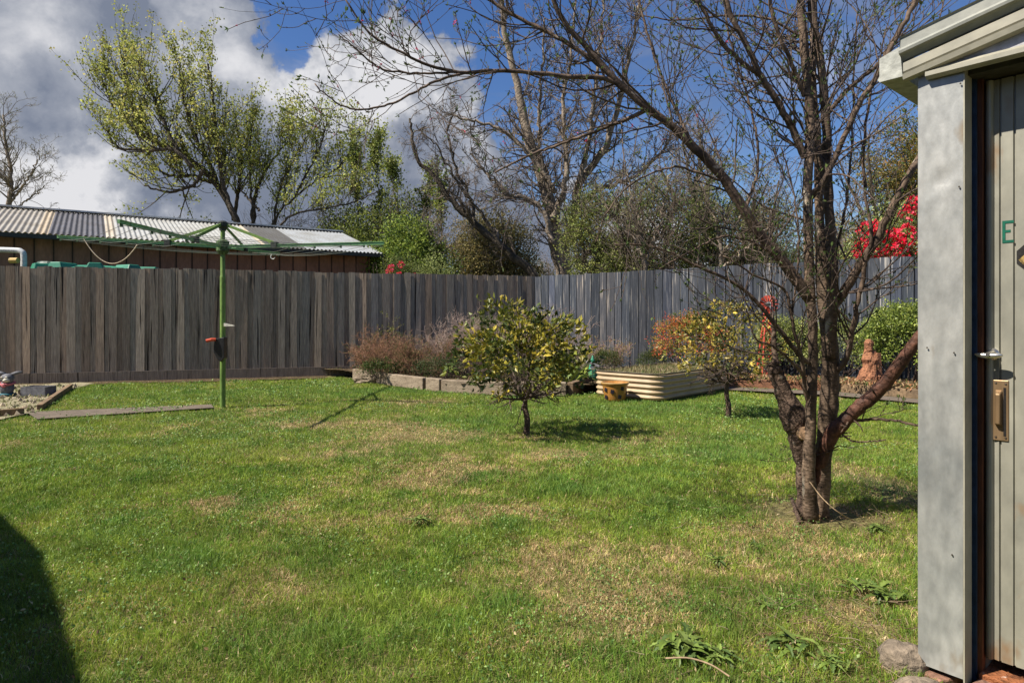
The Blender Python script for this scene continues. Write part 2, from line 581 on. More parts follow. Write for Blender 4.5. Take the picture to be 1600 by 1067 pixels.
# ------------------------------------------------------------------ ground and grass
def ground_mat():
    m = bpy.data.materials.new('lawn_soil'); m.use_nodes = True
    nt = m.node_tree; N, L = nt.nodes, nt.links
    b = N['Principled BSDF']; b.inputs['Roughness'].default_value = .95; b.inputs['Specular IOR Level'].default_value = .1
    tc = N.new('ShaderNodeTexCoord')
    n1 = N.new('ShaderNodeTexNoise'); n1.inputs['Scale'].default_value = 1.3; n1.inputs['Detail'].default_value = 8; n1.inputs['Roughness'].default_value = .65
    n2 = N.new('ShaderNodeTexNoise'); n2.inputs['Scale'].default_value = 90; n2.inputs['Detail'].default_value = 6
    for n in (n1, n2): L.new(tc.outputs['Object'], n.inputs['Vector'])
    r1 = N.new('ShaderNodeValToRGB'); e = r1.color_ramp.elements
    e[0].position = .38; e[0].color = (.085, .105, .030, 1); e[1].position = .66; e[1].color = (.22, .17, .08, 1)
    L.new(n1.outputs[0], r1.inputs[0])
    r2 = N.new('ShaderNodeMapRange'); r2.inputs['From Min'].default_value = .3; r2.inputs['From Max'].default_value = .7
    r2.inputs['To Min'].default_value = .45; r2.inputs['To Max'].default_value = 1.5
    L.new(n2.outputs[0], r2.inputs['Value'])
    s = N.new('ShaderNodeVectorMath'); s.operation = 'SCALE'
    L.new(r1.outputs[0], s.inputs[0]); L.new(r2.outputs[0], s.inputs['Scale']); L.new(s.outputs[0], b.inputs['Base Color'])
    bp = N.new('ShaderNodeBump'); bp.inputs['Strength'].default_value = .6; bp.inputs['Distance'].default_value = .02
    L.new(n2.outputs[0], bp.inputs['Height']); L.new(bp.outputs[0], b.inputs['Normal'])
    return m


def grid(xs, ys, zf):
    X, Y = np.meshgrid(xs, ys)
    Z = zf(X.ravel(), Y.ravel())
    V = np.stack([X.ravel(), Y.ravel(), Z], -1)
    a = len(xs); i = np.arange(len(ys) - 1)[:, None]; j = np.arange(a - 1)[None]
    Q = np.stack([i * a + j, i * a + j + 1, (i + 1) * a + j + 1, (i + 1) * a + j], -1).reshape(-1, 4)
    return V, Q


def build_ground():
    xs = np.concatenate([[-900, -300, -100, -40, -20], np.linspace(-12, 12, 97), [20, 40, 100, 300, 900]])
    ys = np.concatenate([[-300, -60, -15, -4], np.linspace(-1, 18, 77), [25, 40, 100, 300, 900]])

    def zf(x, y):
        d = np.clip((16 - np.hypot(x, y - 6)) / 3, 0, 1)
        return gz(x, y) * d - .012
    m = MB(); m.add(*grid(xs, ys, zf))
    o = m.build('ground', ground_mat(), smooth=True)
    o['kind'] = 'structure'


build_ground()

DRY = [(700, 678, 110, 13, .9), (715, 735, 90, 20, .85), (650, 752, 30, 8, .9), (860, 705, 110, 12, .45), (900, 895, 150, 60, .75), (1010, 940, 110, 45, .75),
       (870, 965, 130, 50, .6), (340, 785, 70, 15, .6), (620, 663, 50, 8, .6), (470, 910, 50, 12, .5), (640, 628, 60, 6, .5), (570, 700, 70, 18, .45),
       (1260, 850, 150, 40, .45), (740, 800, 120, 16, .45), (1000, 690, 80, 10, .3), (480, 660, 100, 8, .4), (250, 730, 90, 14, .35), (1140, 640, 30, 5, .8),
       (930, 1040, 90, 25, .6), (1380, 955, 60, 18, .7), (120, 735, 60, 12, .4), (420, 640, 60, 5, .5), (1060, 880, 60, 25, .5), (720, 1050, 60, 20, .45)]
LUSH = [(690, 655, 90, 7), (760, 655, 60, 8), (760, 745, 90, 14), (950, 760, 110, 22), (600, 610, 160, 7), (150, 850, 80, 30), (500, 1000, 90, 40), (640, 960, 80, 50),
        (1000, 640, 200, 14), (300, 615, 250, 6), (1150, 700, 130, 14), (970, 1040, 100, 30), (1120, 800, 120, 20), (280, 880, 120, 30), (1120, 1000, 60, 30)]


def patch(x, y, px, py, rx, ry):
    c = G3(px, py)
    a = rx * c[1] / 1000; b = ry * c[1] ** 2 / 1100
    return np.exp(-(((x - c[0]) / a) ** 2 + ((y - c[1]) / b) ** 2))


TREE_BASE = G3(1268, 800)


def build_grass():
    rng = RS(3)
    n_try = 1500000
    u = rng.rand(n_try)
    # rows: density falls with distance
    Yg = np.linspace(1.2, 13.2, 600)
    dens = 24000 * np.minimum(1, (Yg / 3) ** -1.55) * (.86 * Yg + .8) * 2
    cdf = np.cumsum(dens); total = cdf[-1] * (Yg[1] - Yg[0]); cdf = cdf / cdf[-1]
    n = int(total); u = rng.rand(n)
    y = np.interp(u, cdf, Yg)
    x = (rng.rand(n) * 2 - 1) * (.86 * y + .8)
    keep = ~inpoly(x, y, bed_poly)
    # stay off the corrugated bed, the path, the left gravel bed, the fence foot and the shed
    bp = [BEDC + BU * a + BV * b for a, b in ((0, 0), (1.1, 0), (1.1, 2.1), (0, 2.1))]
    keep &= ~inpoly(x, y, bp)
    keep &= ~inpoly(x, y, LEFTBED)
    edge = (rng.rand(n) - .5) * .06
    keep &= ~inpoly(x, y + edge, PATHL)
    keep &= ~inpoly(x, y + edge, PATHR)
    nrm = np.array([-LFD[1], LFD[0]]); nrm = nrm if nrm[1] < 0 else -nrm
    dl = (x - FC[0]) * nrm[0] + (y - FC[1]) * nrm[1]
    keep &= dl > .28 + .3 * fbm2(x, y, 2.5, 3, 5)
    sh = (x - 1.259) * .76 + (y - 1.985) * .65        # distance behind the shed face
    tt = (x - 1.259) * .65 - (y - 1.985) * .76
    keep &= ~((sh > -.02) & (tt > -.02))
    x, y = x[keep], y[keep]; n = len(x)
    dry = np.zeros(n); lush = np.zeros(n)
    warp = (fbm2(x, y, 3, 3, 8) - .5) * .7
    xw, yw = x + warp, y + (fbm2(x, y, 3, 3, 9) - .5) * .7
    for a in DRY: dry = np.maximum(dry, a[4] * patch(xw, yw, *a[:4]))
    for a in LUSH: lush = np.maximum(lush, patch(xw, yw, *a[:4]))
    big = fbm2(x, y, .9, 4, 1); mid = fbm2(x, y, 3.2, 4, 2); sm = fbm2(x, y, 14, 3, 3)
    dryness = (dry * 1.0 - lush * .35 + (mid - .5) * .9 + (big - .5) * .9 + (sm - .5) * .7 + .13).clip(0, 1)
    dryness = (1 / (1 + np.exp(-(dryness - .50) * 8))).clip(.03, .78)
    bare = np.maximum(patch(xw, yw, 1330, 815, 100, 24) * 1.25, patch(xw, yw, 1390, 760, 60, 60) * .9)
    bare = np.maximum(bare, patch(xw, yw, 1400, 990, 40, 30) * .9)
    d_tree = np.hypot(x - TREE_BASE[0], y - TREE_BASE[1])
    bare = np.maximum(bare, (1 - d_tree / .42).clip(0, 1) * 1.9)
    dryness = np.maximum(dryness, bare * .8)
    keep = rng.rand(n) > bare * .97
    thin = rng.rand(n) > (dry - .5).clip(0, 1) * .5
    keep &= thin
    x, y, dryness, big, mid, sm, lush = [a[keep] for a in (x, y, dryness, big, mid, sm, lush)]
    n = len(x)
    isdry = rng.rand(n) < dryness
    g1 = np.array([.19, .30, .038]); g2 = np.array([.36, .41, .048]); g3 = np.array([.080, .19, .032])
    k = (mid * 1.6 - .3 + rng.normal(size=n) * .25).clip(0, 1)[:, None]
    c = g3 * (1 - k) + g2 * k
    kk = rng.rand(n)[:, None] * .6
    c = c * (1 - kk) + g1 * kk
    c = c * (1 - .35 * lush[:, None]) + np.array([.10, .24, .055]) * .35 * lush[:, None]
    straw = pick(rng, n, [(.58, .43, .21), (.46, .32, .16), (.33, .20, .11), (.66, .52, .30)], [.4, .3, .15, .15])
    c = np.where(isdry[:, None], straw, c) * rng.uniform(.78, 1.22, (n, 1)) * (.45 + 1.1 * fbm2(x, y, 20, 3, 31) * (.55 + .9 * fbm2(x, y, 5, 3, 32)))[:, None]
    h = rng.uniform(.020, .044, n) * (1 + .5 * (sm - .5) * 2) * np.where(isdry, .75, 1) * (1 + .35 * lush)
    h = h * (1 - .25 * dryness) * (.55 + .95 * fbm2(x, y, 6.5, 3, 13))
    w = rng.uniform(.0016, .0030, n) * np.maximum(1, y / 2.6)
    h = h * np.where(y > 5, .9, 1)
    a = rng.rand(n) * 2 * math.pi
    lean = np.abs(rng.normal(size=n)) * .55 + .15 + np.where(isdry, .5, 0)
    z0 = gz(x, y) - .012
    base = np.stack([x, y, z0], -1)
    side = np.stack([np.cos(a), np.sin(a), np.zeros(n)], -1)
    la = a + rng.normal(size=n) * 1.2
    ld = np.stack([np.cos(la), np.sin(la), np.zeros(n)], -1)
    m1 = base + ld * (h * lean * .3)[:, None] + UP * (h * .55)[:, None]
    tip = base + ld * (h * lean)[:, None] + UP * (h * np.cos(np.minimum(lean, 1.3) * .7))[:, None]
    hw = side * (w / 2)[:, None]
    near = y < 5.0
    mb = MB()
    i = np.where(near)[0]; m = len(i)
    V = np.stack([base[i] - hw[i], base[i] + hw[i], m1[i] + hw[i] * .8, m1[i] - hw[i] * .8, tip[i]], 1).reshape(-1, 3)
    o = (np.arange(m) * 5)[:, None]
    mb.v.append(V); mb.n += len(V)
    mb.q.append(o + np.array([[0, 1, 2, 3]])); mb.qc.append(c[i])
    mb.t.append(o + np.array([[3, 2, 4]])); mb.tc.append(c[i])
    i = np.where(~near)[0]; m = len(i)
    mb.add(np.stack([base[i] - hw[i], base[i] + hw[i], tip[i]], 1).reshape(-1, 3), None, (np.arange(m) * 3)[:, None] + np.array([[0, 1, 2]]), c[i])
    # clover and low broad leaves mixed in, bits of dead leaf
    n = 90000
    y = np.interp(rng.rand(n), cdf, Yg); x = (rng.rand(n) * 2 - 1) * (.86 * y + .8)
    cl = fbm2(x, y, 2.2, 4, 21)
    k = (cl > .56) & ~inpoly(x, y, bed_poly) & ~inpoly(x, y, bp) & ~inpoly(x, y, LEFTBED) & ((x - FC[0]) * nrm[0] + (y - FC[1]) * nrm[1] > .6)
    k &= ~(((x - 1.259) * .76 + (y - 1.985) * .65 > -.05) & ((x - 1.259) * .65 - (y - 1.985) * .76 > -.05))
    x, y = x[k], y[k]; n = len(x)
    C = np.column_stack([x, y, gz(x, y) + rng.uniform(.005, .03, n)])
    mb.leaves(C, rng.uniform(.007, .014, n) * np.maximum(1, y / 4), rng, pick(rng, n, [(.20, .33, .08), (.13, .24, .06), (.28, .38, .12)]), .9, UP * .4, .9)
    n = 5000
    y = np.interp(rng.rand(n), cdf, Yg); x = (rng.rand(n) * 2 - 1) * (.86 * y + .8)
    k = ~inpoly(x, y, bed_poly) & ~inpoly(x, y, bp) & ~(((x - 1.259) * .76 + (y - 1.985) * .65 > -.05) & ((x - 1.259) * .65 - (y - 1.985) * .76 > -.05))
    x, y = x[k], y[k]; n = len(x)
    C = np.column_stack([x, y, gz(x, y) + rng.uniform(.01, .03, n)])
    mb.leaves(C, rng.uniform(.008, .022, n), rng, pick(rng, n, [(.30, .19, .10), (.5, .40, .22), (.2, .12, .07)]), .5, UP * .1, 1)
    ob = mb.build('lawn_grass', GRASS)
    setp(ob, 'short patchy green lawn grass with straw coloured dry patches', 'grass', kind='stuff')
    print('grass blades', n)


LEFTBED = np.array([G3(a, b)[:2] for a, b in ((-700, 690), (-300, 672), (0, 655), (38, 648), (60, 643), (78, 631), (108, 611))] + [LF(7.9, .3), LF(14, .3)])
PATHL = np.array([G3(a, b)[:2] for a, b in ((40, 645), (180, 639), (330, 633), (334, 638), (180, 648), (58, 656))])
PATHR = np.array([[3.3, 10.0], [4.72, 9.3], [5.6, 8.2], [6.6, 6.9], [6.25, 6.6], [5.3, 7.9], [4.45, 8.9], [3.2, 9.6]])

soil = mat('garden_soil', (.12, .085, .05), (.05, .035, .022), rough=1, spec=.05, scale=7, bump=1, bscale=55, fine=.5, bdist=.03, speck=((.30, .25, .15), 45, .58))
concrete = mat('concrete', (.17, .135, .10), (.10, .08, .06), rough=.95, scale=9, bump=.5, bscale=120, fine=.25)


def flat_poly(name, poly, z, m, thick=.0):
    mb = MB()
    p = np.array([[a[0], a[1], z] for a in poly])
    if thick:
        mb.prism(p, (0, 0, 0), (0, 0, -thick))
    else:
        me = None
        import bmesh
        bm = bmesh.new()
        bm.faces.new([bm.verts.new(v) for v in p])
        bmesh.ops.triangulate(bm, faces=bm.faces)
        vv = [v.co[:] for v in bm.verts]
        bm.verts.index_update()
        tt = [[v.index for v in f.verts] for f in bm.faces]
        bm.free()
        mb.add(vv, None, tt)
    o = mb.build(name, m)
    o['kind'] = 'structure'
    return o


def bumpy_poly(name, poly, z, m, amp=.03, step=.12, seed=0):
    """ground inside a polygon as a lumpy grid"""
    poly = np.asarray(poly)
    lo, hi = poly.min(0), poly.max(0)
    xs = np.arange(lo[0], hi[0] + step, step); ys = np.arange(lo[1], hi[1] + step, step)
    V, Q = grid(xs, ys, lambda x, y: z + (fbm2(x, y, 3, 4, seed) - .5) * amp * 2)
    ctr = V[Q].mean(1)
    k = inpoly(ctr[:, 0], ctr[:, 1], poly)
    mb = MB(); mb.add(V, Q[k])
    o = mb.build(name, m, smooth=True); o['kind'] = 'structure'
    return o


bumpy_poly('garden_bed_soil', bed_poly, .13, soil, .03, seed=4)
bumpy_poly('gravel_bed', LEFTBED, .012, mat('gravel', (.42, .36, .24), (.17, .16, .08), rough=1, scale=14, contrast=.9, bump=1, bscale=90, fine=.5, bdist=.02), .02, .1, seed=6)
flat_poly('concrete_path', PATHL, .012, concrete)
o = flat_poly('garden_path', PATHR, .022, concrete)
# dark earth strip at the foot of the left fence
bumpy_poly('fence_border_soil', [LF(4.2, .6), LF(4.2, 0), LF(14, 0), LF(14, .62), LF(9, .55)], .004, soil, .012, .1, seed=9)
build_grass()

# ------------------------------------------------------------------ fences
wood_l = mat('weathered_paling', (.42, .345, .265), (.14, .115, .09), rough=.9, spec=.15, scale=9, stretch=(9, 9, .22), contrast=.8, bump=.6, bscale=24, bstretch=(10, 10, .3),
             fine=.4, attr=True, speck=((.018, .015, .013), 3.2, .60), bdist=.006)
wood_r = mat('blue_grey_paling', (.095, .104, .124), (.028, .032, .040), rough=.75, spec=.2, scale=8, stretch=(7, 7, .22), contrast=.9, bump=.6, bscale=22, bstretch=(10, 10, .3),
             fine=.35, attr=True, speck=((.26, .245, .225), 8, .585), bdist=.005)
post_w = mat('fence_post', (.22, .19, .16), (.12, .10, .08), scale=6, stretch=(3, 3, .3), bump=.5)


def fence(name, f, t0, t1, width, top, mtl, label, lap, seed, plinth, tint, lapw=.02):
    rng = RS(seed)
    a, b = f(t0), f(t1)
    T = thing(name, label, 'fence', (*((a + b) / 2), 0))
    pal = MB()
    t = t0; k = 0
    while t < t1:
        w = width * rng.uniform(.9, 1.12)
        c = f(t + w / 2, .012 + (lap if k % 2 else 0) + rng.uniform(0, .003))
        d = f(t + 1) - f(t)
        rz = math.atan2(d[1], d[0]) + rng.normal() * (.05 if lap else .025)
        tp = top(t) + rng.normal() * .008
        z0 = .03 if plinth else .1
        tl = np.array([[1, 0, rng.normal() * .004], [0, 1, rng.normal() * .004], [0, 0, 1]])
        s = 1 + rng.normal() * (.15 if lap else .24)
        col = tint[rng.randint(len(tint))] * np.clip(s, .6, 1.5)
        ww = w + (lapw if lap else -.012)
        pal.box((c[0], c[1], (tp + z0) / 2), (ww, .015, tp - z0), rz, col=col, tilt=tl)
        t += w; k += 1
    pal.build('palings', mtl, T)
    if not lap:
        bk = MB(); A, B = f(t0, -.004), f(t1, -.004)  # near-black backing sheet, its colour gives the gaps between boards their shade
        bk.prism([[*A, .1], [*B, .1], [*B, top(t1) - .03], [*A, top(t0) - .03]], (0, 0, 0), (*(f(0, -.012) - f(0, 0)), 0))
        bk.build('gap_shade_sheet', mat('gap_shade', (.03, .028, .026), rough=1, bump=0), T)
    if plinth:
        p = MB(); t = t0
        while t < t1:
            e = min(t + 4.2, t1)
            A, B = f(t + .003, .055), f(e - .003, .055)
            p.bar((A[0], A[1], .085), (B[0], B[1], .085), .02, .17, col=np.array([.75, .72, .7]))
            t = e
        p.build('plinth_board', mtl, T)
    r = MB()
    for z in (.45, 1.65):
        A, B = f(t0, -.05), f(t1, -.05)
        r.bar((A[0], A[1], z), (B[0], B[1], z), .045, .09)
    r.build('rail', post_w, T)
    t = t0 + .05
    while t < t1:
        p = MB(); c = f(t, -.12)
        p.box((c[0], c[1], .9), (.1, .08, 1.85))
        p.build('post', post_w, T); t += 2.6
    return T


br = np.array
fence('paling_fence', LF, -0.02, 14.5, .105, lambda t: EYE + .857 + .008 * math.sin(t * 1.3), wood_l,
      'long brown weathered timber paling fence in shade behind the clothes line', .013, 11, True,
      [br([1, 1, 1]), br([.85, .83, .82]), br([1.2, 1.16, 1.12]), br([1.0, .92, .87]), br([.9, .93, .95])])
fence('painted_fence', RF, 0.02, 10.5, .16, lambda t: EYE + .858 + .016 * t, wood_r,
      'blue grey sunlit paling fence with peeling paint behind the garden bed', 0.0, 12, False,
      [br([1, 1, 1]), br([.85, .88, .9]), br([1.15, 1.12, 1.08]), br([.95, .98, 1.08]), br([1.3, 1.2, 1.1])])

# ------------------------------------------------------------------ neighbour's long shed
E0, E1 = np.array([-10.6, 13.2]), np.array([-3.6, 17.8])
ED = unit(E1 - E0); EN = np.array([-ED[1], ED[0]])


def neighbour_shed():
    A = E0 - ED * 7
    T = thing('long_shed', 'long low brown shed with pale corrugated roof behind the left fence', 'shed', (*((A + E1) / 2), 0))
    Lr = np.linalg.norm(E1 - A)
    we = E1 - ED * .25 + EN * .3; ws = A + EN * .3
    wall = MB()
    wall.prism([[*ws, 0], [*we, 0], [*we, 2.86], [*ws, 2.86]], (0, 0, 0), (*(EN * .12), 0))
    b = we + EN * 6.4
    wall.prism([[*(we + EN * .13), 0], [*b, 0], [*b, 2.86], [*((we + b) / 2), 3.72], [*(we + EN * .13), 2.86]], (0, 0, 0), (*(-ED * .1), 0))
    brown = mat('brown_cladding', (.30, .145, .095), (.19, .09, .06), rough=.8, scale=3, stretch=(1, 1, .3), bump=.3, bscale=30, fine=.15)
    wall.build('wall', brown, T)
    g = MB(); t = .1  # dark strips stand for the cladding grooves, groove shade put into their colour
    while t < Lr:
        p = ws + ED * t
        g.box((*(p - EN * .006), 1.43), (.028, .014, 2.84), math.atan2(ED[1], ED[0]))
        t += .34
    g.build('groove_shade_strips', mat('groove_shade', (.07, .04, .03), rough=.9), T)
    # corrugated roof
    pitch = .105; n = int(Lr / pitch * 8)
    s = np.linspace(0, Lr, n); zc = .018 * np.cos(s / pitch * 2 * math.pi)
    rows = []
    for w, z in ((-.12, 2.87), (3.5, 3.85)):
        P = A[None] + ED[None] * s[:, None] + EN[None] * w
        rows.append(np.column_stack([P, z + zc]))
    back = A[None] + ED[None] * s[:, None] + EN[None] * 7.1
    rows.append(np.column_stack([back, 2.87 + zc]))
    V = np.vstack(rows)
    i = np.arange(n - 1)
    Q = np.vstack([np.stack([i + r * n, i + 1 + r * n, i + 1 + (r + 1) * n, i + (r + 1) * n], -1) for r in (0, 1)])
    d = Lr - (s[:-1])                       # distance from the right end
    base = np.array([.33, .31, .275]); C = np.tile(base, (n - 1, 1))
    C[d < 2.1] = (.28, .30, .32)
    C[(d > 2.1) & (d < 3.05)] = (.085, .085, .085)
    C[(d > 3.05) & (d < 3.2)] = (.48, .42, .33)
    C[(d > 3.2) & (d < 6.3)] = (.36, .37, .365)
    C[(d > 6.3) & (d < 6.5)] = (.46, .41, .33)
    C[(d > 6.5) & (d < 7.55)] = (.10, .10, .115)
    C[(d > 7.55) & (d < 7.75)] = (.44, .37, .27)
    mb = MB(); mb.add(V, Q, col=np.vstack([C, C]))
    rf = mb.build('roof', mat('corrugated_iron', (1, 1, 1), (.7, .66, .6), rough=.5, spec=.4, scale=2.2, bump=.1, fine=.12, attr=True), T, smooth=True)
    cap = MB()
    a = np.array([*(A + EN * 3.5), 3.88]); b = np.array([*(E1 + EN * 3.5), 3.88])
    cap.bar(a, b, .3, .04)
    cap.build('ridge_cap', mat('ridge_iron', (.62, .62, .6), rough=.5), T)
    gt = MB()
    a = np.array([*(A - EN * .16), 2.80]); b = np.array([*(E1 - EN * .16), 2.80])
    gt.bar(a, b, .11, .09)
    gt.build('gutter', mat('dark_gutter', (.045, .045, .04), rough=.6), T)


neighbour_shed()


def tank():
    c = np.array([-8.1, 12.55, 0])
    T = thing('water_tank', 'round green plastic water tank with ribbed top behind the fence', 'water tank', c)
    green = mat('green_plastic', (.035, .22, .13), (.02, .15, .09), rough=.45, spec=.4, scale=4, bump=.05, fine=.1)
    prof = [(1.2, 0), (1.2, .1)]
    for k in range(12):
        z = .15 + k * .14
        prof += [(1.2, z), (1.23, z + .05), (1.2, z + .1)]
    prof += [(1.18, 1.9), (1.05, 1.98), (.6, 2.08), (0.0, 2.12)]
    MB().lathe(prof, c, 48).build('tank_wall', green, T, smooth=True)
    for k in range(10):
        a = k * 2 * math.pi / 10 + .2
        m = MB()
        p = np.array([.93 * math.cos(a), .93 * math.sin(a), 2.0]) + c
        r, t = np.array([math.cos(a), math.sin(a), 0]), np.array([-math.sin(a), math.cos(a), 0])
        poly = [p + r * .16 - t * .17 - UP * .06, p + r * .16 + t * .17 - UP * .06, p + r * .12 + t * .1 + UP * .1, p + r * .12 - t * .1 + UP * .1]
        m.prism(poly, (0, 0, 0), -r * .4)
        m.build('rib', green, T, bevel=.02)
    MB().lathe([(0, .1), (.24, .1), (.27, .06), (.27, 0)], c + np.array([-.65, -.35, 2.05]), 24).build('lid', mat('dark_green_plastic', (.015, .06, .04), rough=.5), T, smooth=False)
    p = limb([P3(-260, 387, 11.9), P3(-60, 389, 11.9), P3(20, 391, 11.9), P3(33, 393, 11.9), P3(37, 399, 11.9), P3(37, 420, 11.9)], 24)
    m = MB().tubes(p, np.full(24, .05), 12)
    m.build('inlet_pipe', mat('white_pvc', (.6, .6, .58), rough=.35), T, smooth=True)
    m = MB().tubes(np.array([P3(16, 407, 11.75), P3(28, 407, 11.75)]), np.full(2, .05), 12, cap=True)
    m.build('fitting', mat('yellow_fitting', (.55, .36, .1), rough=.5), T, smooth=False)


tank()

# ------------------------------------------------------------------ clothes hoist
def hoist():
    c = np.array([-3.57, 7.9, 0])
    T = thing('clothes_hoist', 'green rotary clothes hoist with four arms standing on the lawn', 'clothes line', c)
    gm = mat('green_paint', (.17, .27, .055), (.10, .17, .035), rough=.5, spec=.4, scale=9, stretch=(1, 1, .4), bump=.15, fine=.2, speck=((.06, .05, .03), 14, .68))
    am = mat('pale_green_paint', (.20, .40, .17), (.13, .28, .11), rough=.5, spec=.4, scale=9, attr=True, bump=.15, fine=.2, speck=((.07, .05, .03), 12, .66))
    dk = mat('dark_steel', (.03, .035, .03), rough=.6)
    m = MB(); m.tubes(np.array([c + UP * -.05, c + UP * .3, c + UP * 1.0, c + UP * 1.6]), np.full(4, .032), 16)
    m.tubes(np.array([c + UP * 1.6, c + UP * 1.62, c + UP * 2.25]), np.array([.032, .027, .027]), 16)
    m.build('mast', gm, T, smooth=True)
    MB().lathe([(0, .07), (.035, .07), (.06, .05), (.06, .0), (.04, -.03), (.04, -.05)], c + UP * 2.22, 16).build('cap', dk, T)
    hub = MB(); hub.lathe([(.035, .09), (.075, .07), (.075, -.05), (.05, -.09), (.035, -.09)], c + UP * 1.97, 16); hub.build('hub', mat('hub_steel', (.10, .16, .06), (.03, .04, .02), rough=.6, scale=20), T)
    tips = [P3(185, 346, 5.85), P3(600, 380, 7.6), P3(90, 370, 7.9), P3(436, 396, 9.9)]
    h = c + UP * 1.97
    for tp in tips:
        d = unit(tp - h)
        m = MB(); m.bar(h + d * .06, tp, .022, .034)
        m.bar(h + d * .06 + UP * .016, tp + UP * .016, .04, .005)
        for q in (.42, .58, .74, .88, .98):
            m.box(h + (tp - h) * q - UP * .028, (.02, .02, .035), col=(.25, .25, .25))
        arm = m.build('arm', am, T)
        q = h + (tp - h) * .33
        m = MB(); m.bar(c + UP * 2.24 + d * .04, q + UP * .03, .012, .035); st = m.build('strut', gm, T)
        m = MB(); m.box(q + UP * .01, (.07, .07, .07), math.atan2(d[1], d[0])); m.build('bracket', dk, arm)
    wire = mat('wire', (.25, .27, .22), rough=.4, metal=.6, bump=0)
    for q in (.42, .58, .74, .88, .98):
        m = MB()
        order = [0, 1, 3, 2]
        for a_, b_ in zip(order, order[1:] + order[:1]):
            A = h + (tips[a_] - h) * q - UP * .03; B = h + (tips[b_] - h) * q - UP * .03
            s = np.linspace(0, 1, 12)[:, None]
            P = A * (1 - s) + B * s - UP * (.02 + .03 * q) * 4 * s * (1 - s)
            m.tubes(P, np.full(12, .0026), 4)
        m.build('line_wire', wire, T)
    # loose cream cord
    A, B = P3(131, 373, 7.85), P3(215, 382, 7.85)
    s = np.linspace(0, 1, 20)[:, None]
    P = A * (1 - s) + B * s - UP * .27 * 4 * s * (1 - s)
    m = MB(); m.tubes(P, np.full(20, .006), 6)
    setp(m.build('cord', mat('cream_cord', (.62, .5, .36), rough=.9), None, smooth=True), 'loose cream cord looped below the left hoist arm', 'cord')
    m = MB()
    P = limb([P3(426, 394, 9.6), P3(423, 402, 9.6), P3(427, 405, 9.6), P3(430, 402, 9.6)], 10)
    m.tubes(P, np.full(10, .007), 6)
    setp(m.build('hook', mat('white_hook', (.7, .7, .65), rough=.5), None, smooth=True), 'small pale hook hanging under the rear hoist arm', 'hook')
    # winding gear
    bx = c + np.array([-.01, -.05, 0])
    poly = [[-.055, 0, .84], [.06, 0, .86], [.06, 0, .60], [.02, 0, .56], [-.01, 0, .57], [-.07, 0, .68], [-.07, 0, .74]]
    m = MB(); m.prism(np.array(poly) + bx, (0, -.03, 0), (0, .07, 0))
    m.build('winder_box', mat('black_box', (.02, .02, .022), rough=.35, spec=.5), T, bevel=.008)
    m = MB(); m.tubes(np.array([bx + [-.04, -.03, .83], bx + [-.08, -.05, .83], bx + [-.14, -.07, .815]]), np.array([.018, .022, .02]), 10, cap=True)
    m.build('crank_handle', mat('red_grip', (.6, .09, .04), rough=.5), T, smooth=False)
    m = MB(); m.prism(np.array([[.03, -.03, 1.03], [.15, -.03, 1.0], [.15, -.03, .995], [.03, -.03, .99]]) + c, (0, -.01, 0), (0, .03, 0))
    m.build('lever', mat('white_lever', (.7, .66, .55), rough=.6), T)


hoist()

# ------------------------------------------------------------------ timber edging
timber = mat('grey_timber', (.30, .24, .17), (.17, .13, .09), rough=.9, scale=5, stretch=(1, 1, 3), bump=.6, bscale=30, fine=.3, speck=((.06, .045, .03), 10, .66))
timber_o = mat('brown_timber', (.24, .16, .09), (.13, .09, .055), rough=.9, scale=5, bump=.6, bscale=30, fine=.3)


def plank(name, a, b, w, h, label, cat, m, group=None, z=0, bev=.006):
    a = np.asarray(a, float); b = np.asarray(b, float)
    mb = MB(); mb.bar(np.array([a[0], a[1], z + h / 2]), np.array([b[0], b[1], z + h / 2]), w, h)
    return setp(mb.build(name, m, bevel=bev), label, cat, group)


plank('edging_board', G3(62, 641), G3(78, 630), .06, .07, 'short front board of the angled timber edging beside gravel', 'edging', timber_o, 'timber edging round the gravel bed')
plank('edging_board', G3(78.5, 629.5), G3(110, 607.5), .06, .075, 'long slanting timber edging board running back to the fence', 'edging', timber_o, 'timber edging round the gravel bed')
plank('edging_board', G3(-300, 674), G3(38, 648), .04, .08, 'timber edging board in front at the left photo edge', 'edging', timber_o, 'timber edging round the gravel bed')
plank('edging_board', G3(30, 620), G3(84, 611.5), .04, .09, 'thin timber board behind the gravel near the fence foot', 'edging', timber_o, 'timber edging round the gravel bed')

sl = 'grey sleepers edging the raised bed'
P_ = [G3(553, 593), G3(598, 600), G3(664, 609), G3(690, 612.5), G3(790, 617.5), G3(886, 618.5)]
labs = ['notched old sleeper at the far left end of the raised bed', 'grey sleeper left of the dark gap in the bed edge',
        'short pale sleeper right of the dark gap', 'long sleeper behind the lemon tree trunk', 'sleeper end right of the lemon tree trunk']
for i in range(5):
    a, b = P_[i], P_[i + 1]; d = unit(b - a)
    plank('sleeper', a + d * (.01 if i != 2 else .07) + [0, .05, 0], b - d * .006 + [0, .05, 0], .1, .2 - .008 * (i % 2), labs[i], 'sleeper', timber, sl, z=-.01, bev=.012)
plank('sleeper', P_[5] + [.05, .06, 0], np.array([1.22, 10.0, 0]), .09, .19, 'dark shaded sleeper running back beside the corrugated bed', 'sleeper', timber_o, sl, z=-.01, bev=.01)
m = MB()
c = G3(574, 598); m.blob((c[0], c[1] - .04, .05), (.22, .08, .09), 5, .5, 26, 14, f=5)
setp(m.build('broken_sleeper', timber, smooth=False), 'broken splintered lump of timber at the notched bed end', 'timber')
red_t = mat('red_timber', (.26, .115, .06), (.15, .075, .045), rough=.85, scale=5, bump=.5, bscale=30, fine=.3)
